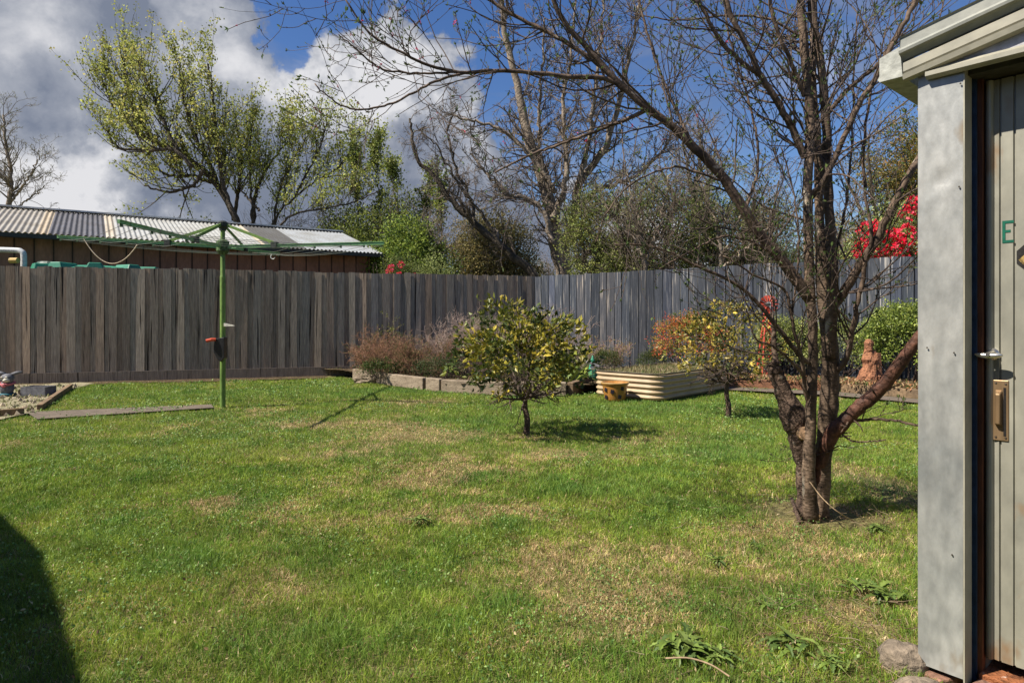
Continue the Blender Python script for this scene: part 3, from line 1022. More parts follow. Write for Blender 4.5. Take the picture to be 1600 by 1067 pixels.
plank('sleeper', KERB[0], KERB[1], .1, .14, 'reddish timber edge behind the second citrus and fruit tree', 'sleeper', red_t, 'timber edge along the right path', bev=.01)
plank('sleeper', KERB[1] + [.04, -.06, 0], KERB[2], .1, .13, 'brown timber edge below the terracotta garden ornament', 'sleeper', timber_o, 'timber edge along the right path', bev=.01)
plank('sleeper', KERB[2] + [.04, -.06, 0], KERB[3], .1, .13, 'timber edge continuing behind the metal shed', 'sleeper', timber_o, 'timber edge along the right path', bev=.01)

# ------------------------------------------------------------------ corrugated raised bed
def corrugated_bed():
    c0 = BEDC + BU * .55 + BV * 1.05
    T = thing('corrugated_bed', 'cream corrugated steel raised garden bed with rounded corners', 'garden bed', (*c0, 0))
    a, b, r = 1.1, 2.1, .2
    loop = []
    for (ca, cb, s0) in ((r, r, math.pi), (a - r, r, 1.5 * math.pi), (a - r, b - r, 0), (r, b - r, .5 * math.pi)):
        for k in range(9):
            t = s0 + k / 8 * math.pi / 2
            loop.append((ca + r * math.cos(t), cb + r * math.sin(t), math.cos(t), math.sin(t)))
    loop = np.array(loop)
    H = .345; nz = 61
    z = np.linspace(0, H, nz); off = .012 * np.sin(z / H * 5 * 2 * math.pi - 1.3)
    V = []
    for zi, oi in zip(z, off):
        q = loop[:, :2] + loop[:, 2:] * oi
        p = BEDC + q[:, :1] * BU + q[:, 1:] * BV
        V.append(np.column_stack([p, np.full(len(p), zi)]))
    n = len(loop); V = np.vstack(V)
    i = np.arange(nz - 1)[:, None]; j = np.arange(n)[None]
    Q = np.stack([i * n + j, i * n + (j + 1) % n, (i + 1) * n + (j + 1) % n, (i + 1) * n + j], -1).reshape(-1, 4)
    MB().add(V, Q).build('wall', mat('cream_steel', (.45, .34, .20), (.34, .25, .15), rough=.5, spec=.4, scale=3, bump=.05, fine=.08, speck=((.35, .25, .15), 25, .7)), T, smooth=True)
    q = loop[:, :2]; p = BEDC + q[:, :1] * BU + q[:, 1:] * BV
    ring = np.column_stack([p, np.full(len(p), H + .004)]); ring = np.vstack([ring, ring[:1]])
    MB().tubes(ring, np.full(len(ring), .009), 6).build('rim', mat('dark_rim', (.10, .085, .06), rough=.8), T, smooth=True)
    q = loop[:, :2] - loop[:, 2:] * .02; p = BEDC + q[:, :1] * BU + q[:, 1:] * BV
    V = np.vstack([np.column_stack([p, np.full(len(p), H - .05)]), [[*(c0), H - .01]]])
    MB().add(V, None, [[k, (k + 1) % n, n] for k in range(n)]).build('soil', soil, T)
    rng = RS(8); N_ = 5000
    uv = rng.rand(N_, 2) * [a - .06, b - .06] + .03
    p = BEDC + uv[:, :1] * BU + uv[:, 1:] * BV
    C = np.column_stack([p, np.full(N_, H - .04)])
    mb = MB().leaves(C, rng.uniform(.03, .09, N_), rng, pick(rng, N_, [(.3, .24, .12), (.2, .2, .07), (.12, .16, .04), (.4, .32, .18)]), .1, np.array([0, 0, 1.0]), .6)
    o = mb.build('dry_grass', GRASS, T); o['kind'] = 'stuff'


corrugated_bed()


def pot():
    c = np.array([1.37, 8.52, 0])
    T = thing('ceramic_pot', 'yellow brown glazed pot with dark flower marks in front of the corrugated bed', 'plant pot', c)
    pm = mat('ochre_glaze', (.42, .20, .045), (.30, .13, .03), rough=.35, spec=.5, scale=5, bump=.08, fine=.15)
    prof = [(0, .0), (.125, 0), (.135, .02), (.150, .1), (.165, .19), (.168, .205), (.182, .215), (.185, .232), (.178, .242), (.165, .238), (.155, .2), (0, .19)]
    MB().lathe(prof, c, 40).build('body', pm, T, smooth=True)
    for a, z in ((-1.95, .13), (-1.3, .06), (-2.6, .05), (-2.55, .15), (-1.1, .17), (-.3, .1), (2.8, .12)):
        r = .1385 + .13 * z + .004
        ctr = c + np.array([r * math.cos(a), r * math.sin(a), z])
        mb = MB(); nr = np.array([math.cos(a), math.sin(a), 0]); tg = np.array([-math.sin(a), math.cos(a), 0])
        for k in range(4):
            b = k * 1.57 + .6
            q = ctr + tg * .016 * math.cos(b) + UP * .018 * math.sin(b)
            poly = [q + tg * .014 * math.cos(s) + UP * .014 * math.sin(s) for s in np.linspace(0, 2 * math.pi, 9)[:-1]]
            mb.prism(poly, nr * (.003 + .0003 * k), -nr * .004)
        mb.build('motif', mat('dark_glaze', (.02, .018, .03), rough=.3), T)
    rim = MB(); P = [c + np.array([.182 * math.cos(s), .182 * math.sin(s), .236]) for s in np.linspace(0, 2 * math.pi, 41)]
    rim.tubes(np.array(P), np.full(41, .008), 6); rim.build('rim', mat('pale_glaze', (.55, .36, .14), rough=.35), T, smooth=True)


pot()


def ornaments():
    # green bottle shaped ornament
    c = np.array([1.26, 10.0, .13])
    g = mat('verdigris', (.05, .30, .17), (.03, .16, .10), rough=.6, scale=20, bump=.3, fine=.3)
    T = thing('garden_ornament', 'green bottle shaped ornament among leaves behind the corrugated bed', 'ornament', c)
    MB().lathe([(0, 0), (.07, 0), (.075, .05), (.065, .16), (.045, .25), (.035, .27)], c, 20).build('body', g, T, smooth=True)
    MB().lathe([(.03, 0), (.032, .03), (.028, .05), (.018, .07), (.012, .10), (0, .11)], c + UP * .27, 16).build('top', g, T, smooth=True)
    # solar lamp on its stake
    c = G3(928, 620) * [1, 1, 0] + [0.0, .25, 0]
    c = np.array([1.18, 9.35, 0])
    T = thing('solar_lamp', 'tilted grey solar lamp head on a stake beside the corrugated bed', 'garden lamp', c)
    p = c + UP * .42
    tl = np.array([[.93, 0, .36], [0, 1, 0], [-.36, 0, .93]])
    MB().box(p, (.19, .13, .035), 0, tilt=tl).build('panel', mat('grey_plastic', (.32, .30, .30), rough=.4), T, bevel=.006)
    MB().tubes(np.array([c, c + UP * .25, p - UP * .02]), np.array([.008, .008, .008]), 8).build('stake', mat('dark_stake', (.03, .03, .03)), T)
    MB().lathe([(0, 0), (.03, .01), (.045, .06), (0.02, .07)], p - UP * .09, 14).build('shade', mat('white_shade', (.7, .7, .66), rough=.4), T, smooth=True)
    # red garden windmill
    red = mat('red_metal', (.50, .065, .035), (.34, .05, .03), rough=.55, scale=12, bump=.15, fine=.2)
    c = np.array([4.22, 10.6, .1])
    T = thing('garden_windmill', 'small red metal windmill with lattice tower in front of the fence', 'windmill', c)
    hubp = np.array([4.21, 10.5, EYE + .02 * 10.5])
    w = MB()
    for k in range(14):
        a = k * 2 * math.pi / 14; b = a + .30
        f = lambda r, t, y: hubp + np.array([r * math.cos(t), y, r * math.sin(t)])
        w.prism([f(.05, a + .03, -.01), f(.155, a, -.015), f(.155, b, .015), f(.05, b - .03, .01)], (0, -.002, 0), (0, .002, 0))
    w.build('wheel', red, T)
    MB().tubes(np.array([hubp - [0, .03, 0], hubp + [0, .12, 0]]), np.full(2, .022), 10, cap=True).build('hub', mat('dark_steel', (.03, .035, .03)), T)
    v = hubp + [0, .12, 0]
    MB().prism([v + [0, 0, -.02], v + [-.02, .16, .05], v + [-.02, .16, -.05], v + [0, 0, -.01]], (-.002, 0, 0), (.002, 0, 0)).build('tail_vane', red, T)
    m = MB(); top = c + [0, 0, 1.18]; s0, s1 = .13, .02
    q = [(-1, -1), (1, -1), (1, 1), (-1, 1)]
    lv = np.linspace(0, 1, 6)
    for i, j in q:
        m.bar(c + [i * s0, j * s0, 0], top + [i * s1, j * s1, 0], .022, .022)
    for a_, b_ in zip(lv[:-1], lv[1:]):
        for k in range(4):
            i, j = q[k]; i2, j2 = q[(k + 1) % 4]
            ra, rb = s0 + (s1 - s0) * a_, s0 + (s1 - s0) * b_
            A = c + UP * 1.18 * a_; B = c + UP * 1.18 * b_
            m.bar(A + [i * ra, j * ra, 0], B + [i2 * rb, j2 * rb, 0], .012, .008)
            m.bar(B + [i * rb, j * rb, 0], B + [i2 * rb, j2 * rb, 0], .012, .008)
    m.build('tower', red, T)
    # terracotta coloured rough ornament
    c = np.array([5.38, 9.62, .07])
    tm = mat('rough_terracotta', (.38, .17, .085), (.14, .06, .035), rough=.9, scale=14, contrast=.8, bump=1, bscale=40, fine=.4, bdist=.03)
    T = thing('rustic_ornament', 'rough terracotta coloured upright stump ornament before the hedge', 'ornament', c)

    def lump(prof, ctr, seed, k=22, amp=.28, sx=1, sy=1):
        mb = MB(); mb.lathe(prof, (0, 0, 0), k, sx=sx, sy=sy)
        V = mb.v[0]; nn = fbm(V * [13, 13, 16] + seed, 4)
        V[:, :2] *= (1 + amp * (nn - .5) * 2)[:, None]
        mb.v[0] = V + ctr
        return mb
    lump([(.0, 0), (.19, 0), (.185, .04), (.16, .10), (.15, .16), (.125, .22), (.12, .28), (.10, .34), (.105, .40), (.085, .46), (.075, .52), (.05, .54), (0, .54)], c, 3, k=30, amp=.75).build('body', tm, T)
    lump([(.06, .0), (.07, .04), (.062, .1), (.07, .15), (.03, .20), (0, .21)], c + [-.02, 0, .5], 7, amp=.8).build('head', tm, T)
    m = MB(); m.bar(c + [.09, -.09, .1], c + [.08, -.06, .5], .08, .06); m.build('side_slab', tm, T, bevel=.01)
    m = MB(); m.bar(c + [-.01, -.17, -.02], c + [-.01, -.14, .32], .04, .03); m.build('front_strip', tm, T, bevel=.006)
    # grey animal ornament at the left edge
    c = np.array([-7.02, 8.9, .02])
    T = thing('animal_ornament', 'grey long eared animal ornament with pink collar at the left edge', 'ornament', c)
    gm = mat('grey_cement', (.16, .16, .17), (.08, .08, .09), rough=.7, scale=12, bump=.3)
    wm = mat('cream_paint', (.62, .58, .46), (.5, .46, .36), rough=.6, bump=.1)
    MB().blob(c + [0, 0, .1], (.085, .08, .12), 4, .12, 18, 12).build('body', gm, T, smooth=True)
    hd = MB().blob(c + [.02, -.02, .235], (.085, .075, .07), 6, .1, 18, 12).build('head', gm, T, smooth=True)
    MB().blob(c + [.055, -.085, .215], (.036, .05, .028), 2, .08).build('snout', wm, hd, smooth=True)
    for s, q in ((1, .045), (-1, .0)):
        MB().tubes(np.array([c + [s * .04 + .02, 0, .29], c + [s * .11 + .02, 0, .31], c + [s * .19 + .02, 0, .315 + q * .3]]), np.array([.02, .024, .008]), 8, cap=True).build('ear', gm, hd, smooth=True)
    for s in (-.03, .035):
        MB().blob(c + [.02 + s, -.088, .25], (.019, .01, .019), 1, 0).build('eye', wm, hd, smooth=True)
        MB().blob(c + [.02 + s, -.098, .25], (.008, .005, .009), 1, 0).build('pupil', mat('dark_steel', (.03, .035, .03)), hd, smooth=True)
    P = [c + np.array([.085 * math.cos(t), .08 * math.sin(t), .165 + .015 * math.sin(t)]) for t in np.linspace(0, 2 * math.pi, 25)]
    m = MB(); m.tubes(np.array(P), np.full(25, .017), 8); m.blob(c + [.02, -.09, .145], (.03, .015, .03), 3, .1)
    m.build('collar', mat('pink_paint', (.55, .16, .17), rough=.6), T, smooth=True)
    MB().lathe([(0, .03), (.08, .03), (.095, .02), (.095, 0), (0, 0)], c + [0, 0, .0], 18).build('base', mat('teal_paint', (.03, .14, .17), rough=.6), T)
    c = np.array([-6.62, 8.95, .0])
    T = thing('planter_trough', 'low grey rectangular trough beside the animal ornament', 'trough', c)
    m = MB(); w, d, h = .34, .2, .13
    for dx, dy, sx, sy in ((0, -d / 2, w, .02), (0, d / 2, w, .02), (-w / 2 + .01, 0, .02, d - .02), (w / 2 - .01, 0, .02, d - .02)):
        m.box(c + [dx, dy, h / 2 + .01], (sx, sy, h))
    m.build('side_wall', gm, T)
    MB().box(c + [0, 0, .095], (w - .04, d - .02, .02)).build('soil', soil, T)


ornaments()


# ------------------------------------------------------------------ metal shed on the right
SO = np.array([1.259, 1.985]); SD = np.array([.65, -.76]); SN = np.array([.76, .65])


def SP(t, w, z):
    p = SO + SD * t + SN * w
    return np.array([p[0], p[1], z])


def st(px, w):
    """distance along the shed face at depth w where it lines up with this direction"""
    k = (px - 800) / 1000
    a = SO[0] + SN[0] * w - k * (SO[1] + SN[1] * w)
    return -a / (SD[0] - k * SD[1])


def sz(px, py, w):
    t = st(px, w)
    y = SO[1] + SD[1] * t + SN[1] * w
    return EYE + (496 - py) / 1000 * y


def sbox(mb, t0, t1, w0, w1, z0, z1, col=(1, 1, 1)):
    V = [SP(t, w, z) for t in (t0, t1) for w in (w0, w1) for z in (z0, z1)]
    Q = [[0, 1, 3, 2], [4, 6, 7, 5], [0, 4, 5, 1], [2, 3, 7, 6], [0, 2, 6, 4], [1, 5, 7, 3]]
    return mb.add(V, Q, col=col)


def metal_shed():
    T = thing('metal_shed', 'weathered silver metal garden shed with sliding door at the right photo edge', 'shed', SP(0, 0, 0))
    zinc = mat('zinc_sheet', (.42, .415, .385), (.19, .20, .195), rough=.42, spec=.5, metal=.25, scale=4.5, stretch=(1, 1, .5), contrast=.42, bump=.08, bscale=34, fine=.16, speck=((.22, .165, .10), 7, .615), bdist=.02)
    zincd = mat('aged_zinc_door', (.33, .315, .25), (.165, .165, .14), rough=.5, spec=.4, metal=.15, scale=2.6, stretch=(1, 1, .5), contrast=.42, bump=.10, bscale=26, fine=.10, speck=((.24, .165, .10), 7, .62), bdist=.015)
    cream = mat('cream_trim', (.40, .37, .28), (.25, .24, .19), rough=.45, spec=.4, scale=5, bump=.08, bscale=30, fine=.08, speck=((.35, .27, .16), 10, .70))
    rust = mat('brown_jamb', (.16, .055, .02), (.06, .022, .012), rough=.7, scale=9, stretch=(1, 1, .3), bump=.4, fine=.3)
    T1 = st(1505, 0)
    st_ret = .07
    # front panel beside the door, slightly dented sheet
    ts = np.linspace(0, T1, 12); zs = np.linspace(.03, 1.845, 90)
    TT, ZZ = np.meshgrid(ts, zs)
    dent = (fbm(np.stack([TT.ravel() * 6, ZZ.ravel() * 2.5, np.zeros(TT.size)], -1), 2) - .5) * .006
    dent += -.006 * np.exp(-(((TT.ravel() - .07) / .035) ** 2 + ((ZZ.ravel() - 1.52 - (TT.ravel() - .07) * .6) / .018) ** 2))
    V = np.array([SP(t, -d, z) for t, d, z in zip(TT.ravel(), dent, ZZ.ravel())])
    n = len(ts); i = np.arange(len(zs) - 1)[:, None]; j = np.arange(n - 1)[None]
    Q = np.stack([i * n + j, i * n + j + 1, (i + 1) * n + j + 1, (i + 1) * n + j], -1).reshape(-1, 4)
    mb = MB(); mb.add(V, Q)
    sbox(mb, 0, T1, .016, .02, .03, 1.84)
    mb.build('front_panel', zinc, T, smooth=True)
    mb = MB(); sbox(mb, T1 + .0005, T1 + .004, -.001, st_ret, .0, 1.845); mb.build('panel_return', cream, T)
    sc_ = mat('screw', (.10, .08, .06), rough=.5, metal=.5)
    for px, py in ((1501, 131), (1499, 292), (1449, 543), (1491, 551), (1488, 866)):
        w = -.002; t = st(px, w); z = sz(px, py, w)
        m = MB(); c = SP(t, -.004, z)
        P = np.array([c + 0 * c, c - np.array([*SN, 0]) * .003]); m.tubes(P, np.array([.0026, .002]), 8, cap=True)
        m.build('screw', sc_, T)
    # jamb: blue strip, rust brown timber, grey guide
    mb = MB(); sbox(mb, T1 - .01, st(1526, .08), .08, .088, .0, 1.84); mb.build('blue_strip', mat('blue_paint', (.022, .045, .085), (.015, .03, .06), rough=.6, spec=.3), T)
    mb = MB(); sbox(mb, st(1520, .092), st(1535, .092), .092, .2, -.02, 1.84); mb.build('door_jamb', rust, T)
    mb = MB(); sbox(mb, st(1536, .125), st(1541, .125), .125, .22, .0, 1.84); mb.build('door_guide', mat('guide_grey', (.2, .19, .15), rough=.5), T)
    # near-black sheet stands in for the shade inside the shed
    mb = MB(); sbox(mb, T1 - .1, .9, .3, .31, .0, 1.85); mb.build('inside_shade_sheet', mat('inside_dark', (.03, .028, .025), rough=.9), T)
    # the ribbed door
    w = .115
    t0 = st(1540, w)
    prof = [(t0, .035), (t0, .012)]
    for k in range(7):
        a = math.pi - k / 6 * math.pi
        prof.append((t0 + .010 + .010 * math.cos(a), .004 - .014 * math.sin(a)))
    def rib(a, b):
        return [(a, .0), (a + (b - a) * .25, .007), (a + (b - a) * .75, .007), (b, 0)]
    r1, r2 = (st(1561, w), st(1565, w)), (st(1583, w), st(1587.5, w))
    prof += rib(*r1) + rib(*r2)
    step = r2[0] - r1[0]; a = r2[0]
    for k in range(1, 9):
        prof += rib(a + step * k * 1.4, a + step * k * 1.4 + r2[1] - r2[0])
    prof.append((prof[-1][0] + .05, 0))
    V = []
    zl = [sz(1545, 1027, .115), .5, 1.0, 1.5, 1.815]
    for z in zl:
        for t, q in prof: V.append(SP(t, w + q, z))
    n = len(prof); i = np.arange(len(zl) - 1)[:, None]; j = np.arange(n - 1)[None]
    Q = np.stack([i * n + j, i * n + j + 1, (i + 1) * n + j + 1, (i + 1) * n + j], -1).reshape(-1, 4)
    door = MB().add(V, Q).build('door', zincd, T, smooth=False)
    # painted letter E (flat marks on the door)
    gp = mat('green_letter', (.0, .11, .065), (.0, .085, .05), rough=.6, bump=0)
    L_ = MB(); wf = w - .0014
    ta, tb = st(1566, wf), st(1584, wf)
    za, zb = sz(1566, 380, wf), sz(1566, 345.5, wf)
    h = zb - za; bw = (tb - ta) * .27
    sbox(L_, ta, ta + bw, wf, wf + .001, za, zb)
    sbox(L_, ta + bw, tb, wf, wf + .001, za, za + h * .12)
    sbox(L_, ta + bw, tb, wf, wf + .001, zb - h * .12, zb)
    sbox(L_, ta + bw, ta + (tb - ta) * .72, wf, wf + .001, za + h * .47, za + h * .58)
    L_.build('letter', gp, door)
    # part of a black and yellow diamond sticker at the photo edge
    ts_, zc = st(1590, wf), sz(1590, 402, wf)
    m = MB()
    def dpoly(rr, e):
        cx = ts_ + .05
        return [SP(cx - rr, wf - .001 - e, zc + rr * .35), SP(cx - rr * .35, wf - .001 - e, zc + rr), SP(cx + rr * .35, wf - .001 - e, zc + rr), SP(cx + rr, wf - .001 - e, zc + rr * .35),
                SP(cx + rr, wf - .001 - e, zc - rr * .35), SP(cx + rr * .35, wf - .001 - e, zc - rr), SP(cx - rr * .35, wf - .001 - e, zc - rr), SP(cx - rr, wf - .001 - e, zc - rr * .35)]
    nv = np.array([*SN, 0])
    m.prism(dpoly(.052, 0), nv * .0, nv * .0015); stk = m.build('sticker', mat('black_sticker', (.02, .018, .016), rough=.5), door)
    m = MB(); cx = ts_ + .05
    m.prism([SP(cx - .048, wf - .001, zc - .008), SP(cx - .0, wf - .001, zc + .040), SP(cx + .02, wf - .001, zc + .02), SP(cx - .030, wf - .001, zc - .030)], nv * 0, nv * .0008)
    m.build('sticker_stripe', mat('yellow_sticker', (.62, .42, .14), rough=.5), stk)
    # T handle
    chrome = mat('chrome', (.65, .62, .56), rough=.22, metal=.9, spec=.5, bump=.03, fine=.05)
    t, z = st(1551, w), sz(1551, 553, w)
    out = -nv
    c = SP(t, w, z)
    m = MB()
    P = np.array([c + out * -.004, c + out * .004, c + out * .010, c + out * .035, c + out * .045])
    m.tubes(P, np.array([.018, .018, .012, .008, .008]), 16, cap=True)
    hd = m.build('lock_handle', chrome, door, smooth=False)
    m = MB(); dd = np.array([*SD, 0])
    s = np.linspace(-1, 1, 15)
    P = np.array([c + out * .045 + dd * .034 * a + UP * -.004 * (1 - a * a) for a in s])
    R = .010 * np.sqrt(np.maximum(1 - (s * .93) ** 2, .05))
    m.tubes(P, R, 10, cap=True); m.build('handle_bar', chrome, hd, smooth=True)
    m = MB(); m.tubes(np.array([c + out * .053, c + out * .0575]), np.array([.0065, .0055]), 12, cap=True); m.build('key_cylinder', mat('steel_dark', (.2, .19, .18), rough=.4, metal=.8), hd)
    # brass pull plate
    brass = mat('brass', (.38, .26, .15), (.26, .17, .09), rough=.42, metal=.65, scale=30, stretch=(1, 1, .1), bump=.1, fine=.2)
    wp = w - .004
    ta, tb = st(1551.5, wp), st(1576, wp); za, zb = sz(1551, 687, wp), sz(1551, 593, wp)
    m = MB(); sbox(m, ta, tb, wp, w, za, zb); pl = m.build('pull_plate', brass, door, bevel=.003)
    m = MB(); a_, b_ = ta + (tb - ta) * .14, ta + (tb - ta) * .62
    zz0, zz1 = za + .045, zb - .03
    V = [SP(a_, wp, zz0), SP(b_, wp, zz0), SP(b_, wp, zz1), SP(a_, wp, zz1), SP(a_ + .002, wp - .018, zz0 + .006), SP(b_ - .004, wp - .020, zz0 + .006), SP(b_ - .004, wp - .016, zz1 - .012), SP(a_ + .002, wp - .014, zz1 - .012)]
    m.add(V, [[0, 1, 5, 4], [1, 2, 6, 5], [2, 3, 7, 6], [3, 0, 4, 7], [4, 5, 6, 7]]); m.build('pull_grip', brass, pl, bevel=.003)
    m = MB(); sbox(m, b_ + .002, tb - .006, wp - .0008, wp + .001, za + .015, zb - .022); m.build('recess_shade_strip', mat('recess_shade', (.012, .01, .009), rough=.8), pl)  # flat black strip on the plate paints in the shade of a hollow
    for tq, zq in ((ta + .007, zb - .009), (tb - .007, zb - .011), (ta + .007, za + .01), (tb - .007, za + .01)):
        m = MB(); q = SP(tq, wp, zq); m.tubes(np.array([q, q + out * .002]), np.array([.0035, .0025]), 8, cap=True); m.build('screw', sc_, pl)
    # header above the door, gable, barge, gutter, roof and rear walls
    mb = MB(); sbox(mb, T1 + .005, 1.6, .03, .26, 1.822, 1.846); mb.build('door_header', mat('header_dark', (.07, .065, .05), rough=.8), T)
    sl_ = .203
    mb = MB(); V = [SP(-.0, -.004, 1.846), SP(1.45, -.004, 1.846), SP(1.45, -.004, 1.90 + 1.45 * sl_), SP(0, -.004, 1.90)]
    mb.prism(V, nv * 0, nv * .006); mb.build('gable', mat('gable_shadow', (.42, .41, .42), (.34, .33, .34), rough=.5), T)
    mb = MB()
    prof = [(-.012, 1.826), (-.026, 1.833), (-.026, 1.846), (-.018, 1.850), (-.012, 1.857), (-.005, 1.857), (-.005, 1.826)]
    t0_ = st(1464, -.02)
    mb.prism([SP(t0_ - .03, w_, z_) for w_, z_ in prof], (0, 0, 0), np.array([*SD, 0]) * 1.5); mb.build('door_head_trim', cream, T)

    def barge(prof, ta, tb, name, m):
        mb = MB()
        A = [SP(ta, w_, z_ + ta * sl_) for w_, z_ in prof]; B = [SP(tb, w_, z_ + tb * sl_) for w_, z_ in prof]
        n = len(prof)
        mb.add(A + B, [[i, (i + 1) % n, n + (i + 1) % n, n + i] for i in range(n)], [[0, i + 1, i] for i in range(1, n - 1)] + [[n, n + i, n + i + 1] for i in range(1, n - 1)])
        return mb.build(name, m, T)
    barge([(-.012, 1.842), (-.028, 1.846), (-.032, 1.862), (-.022, 1.866), (-.026, 1.871), (-.026, 1.897), (-.020, 1.901), (-.006, 1.901), (-.006, 1.842)], -.033, 1.5, 'lower_barge', cream)
    upper = mat('weathered_flashing', (.30, .30, .26), (.19, .20, .18), rough=.5, scale=6, bump=.08, fine=.1)
    barge([(-.030, 1.922), (-.042, 1.926), (-.044, 1.934), (-.036, 1.940), (-.032, 1.945), (-.032, 1.974), (-.038, 1.978), (-.022, 1.982), (-.0065, 1.982), (-.0065, 1.908), (-.016, 1.908)], -.040, 1.5, 'upper_flashing', upper)
    # gutter end stop and gutter running back
    mb = MB()
    prof = [(-.099, 1.850), (-.106, 1.858), (-.100, 1.868), (-.100, 1.925), (-.0415, 1.945), (-.034, 1.850)]
    mb.prism([SP(t, -.028, z) for t, z in prof], (0, 0, 0), nv * 2.3); mb.build('gutter', mat('gutter_cream', (.40, .40, .35), (.28, .29, .26), rough=.5, scale=6), T)
    mb = MB(); V = [SP(-.01, -.02, 1.965), SP(1.45, -.02, 1.965 + 1.45 * sl_), SP(1.45, 2.1, 1.965 + 1.45 * sl_), SP(-.01, 2.1, 1.965)]
    mb.prism(V, (0, 0, 0), (0, 0, .012)); mb.build('roof', zinc, T)
    mb = MB(); sbox(mb, .001, .02, .03, 2.0, .02, 1.83); sbox(mb, .02, 2.8, 1.98, 2.0, .02, 1.83); mb.build('rear_wall', zinc, T)
    # rotten red brown sill below the door
    mb = MB(); a_, b_ = st(1540, .14), st(1540, .14) + 1.2
    sbox(mb, a_, b_, .07, .22, -.03, .030); mb.build('sill', mat('rotten_sill', (.36, .13, .05), (.10, .04, .02), rough=.8, scale=14, contrast=.9, bump=1, bscale=50, fine=.4, bdist=.02, speck=((.6, .48, .4), 30, .66)), T)


metal_shed()


def shed_stones():
    st_m = mat('field_stone', (.27, .21, .15), (.12, .10, .075), rough=.9, scale=9, contrast=.8, bump=1, bscale=45, fine=.35, bdist=.015)
    br_m = mat('old_brick', (.27, .14, .09), (.16, .09, .065), rough=.9, scale=12, bump=.8, bscale=60, fine=.35)
    c = G3(1408, 1030)
    m = MB().blob((1.235, 2.02, .01), (.075, .06, .07), 3, .25, 26, 16); setp(m.build('stone', st_m, smooth=True), 'upper rounded brown stone at the foot of the metal shed corner', 'stone', 'stones under the shed corner')
    m = MB().blob((1.20, 1.885, -.01), (.08, .055, .05), 5, .25, 26, 16); setp(m.build('stone', st_m, smooth=True), 'lower pale stone partly cut by the bottom photo edge', 'stone', 'stones under the shed corner')
    for k, (t, w, lab) in enumerate(((.06, .03, 'pinkish brick under the metal shed panel'), (.17, .07, 'broken red brick below the shed door jamb'), (.27, .06, 'brick under the rotten door sill'))):
        m = MB(); p = SP(t, w, -.012 + .004 * k); m.box(p, (.10, .06, .05), .3 + .2 * k)
        setp(m.build('brick', br_m, bevel=.006), lab, 'brick', 'bricks under the shed door')


shed_stones()


# ------------------------------------------------------------------ the house beside the lawn: only its shadow falls into the picture
def house():
    d = unit(np.array([.66, -.75])); nn = np.array([-d[1], d[0]]) * -1      # nn away from the lawn
    k = 2.55 / math.tan(SUN_EL)
    off = np.array([SUN_H.x, SUN_H.y]) * k
    a = G3(124, 1067)[:2] + off; b = G3(66, 868)[:2] + off; c = G3(0, 806)[:2] + off
    T = thing('brick_house', 'brick house corner with tiled roof left of the lawn, shading the near grass', 'house', (*b, 0))
    e0 = a + (a - b) / np.linalg.norm(a - b) * 6
    e1 = c + (c - b) / np.linalg.norm(c - b) * .9
    back = np.array([-4.5, -3.4])
    poly = [e0, a, b, c, e1, e1 + back, e0 + back]
    m = MB(); m.prism([[*p, 2.45] for p in poly], (0, 0, 0), (0, 0, .12)); m.build('roof', mat('roof_tile', (.2, .09, .06), rough=.8), T)
    m = MB(); sh = np.array([-.45, -.35])
    pw = [p + sh for p in (e0, b, e1)] + [e1 + back * .95, e0 + back * .95]
    m.prism([[*p, 0] for p in pw], (0, 0, 0), (0, 0, 2.43)); m.build('wall', mat('house_brick', (.3, .16, .1), rough=.9, scale=12), T)


house()

# ------------------------------------------------------------------ the big fruit tree
bark = mat('smooth_bark', (.20, .14, .095), (.045, .031, .022), rough=.8, spec=.2, scale=11, stretch=(1, 1, .45), contrast=.5, bump=1, bscale=38, bstretch=(1, 1, 2.2), fine=.35, bdist=.008, speck=((.40, .34, .26), 12, .66))
bark_d = mat('rough_bark', (.15, .10, .07), (.035, .022, .016), rough=.9, scale=16, contrast=.9, bump=1, bscale=60, fine=.5, bdist=.02, speck=((.25, .22, .17), 14, .66))
bark_r = mat('red_bark', (.15, .066, .042), (.035, .018, .013), rough=.65, spec=.3, scale=13, stretch=(1.2, 1, 1), contrast=.45, bump=.8, bscale=45, fine=.35, bdist=.01, speck=((.02, .012, .01), 8, .66))
twig_m = mat('twig_bark', (.115, .082, .062), (.06, .042, .033), rough=.7, scale=10, bump=.2, bscale=60, fine=.2)


def rough_tube(mb, P, R, k=14, amp=.15, f=12, seed=0, n=None, cap=True):
    n0 = mb.n
    mb.tubes(P, R, k, cap=cap)
    tot = 0
    V = mb.v[-1] if not cap else None
    # displace the ring verts radially
    idx = -1 if not cap else -3
    Vr = mb.v[idx]
    C = np.repeat(P, k, axis=0)
    d = Vr - C
    nn = fbm(Vr * f + seed, 4)
    mb.v[idx] = C + d * (1 + amp * (nn - .5) * 2)[:, None]


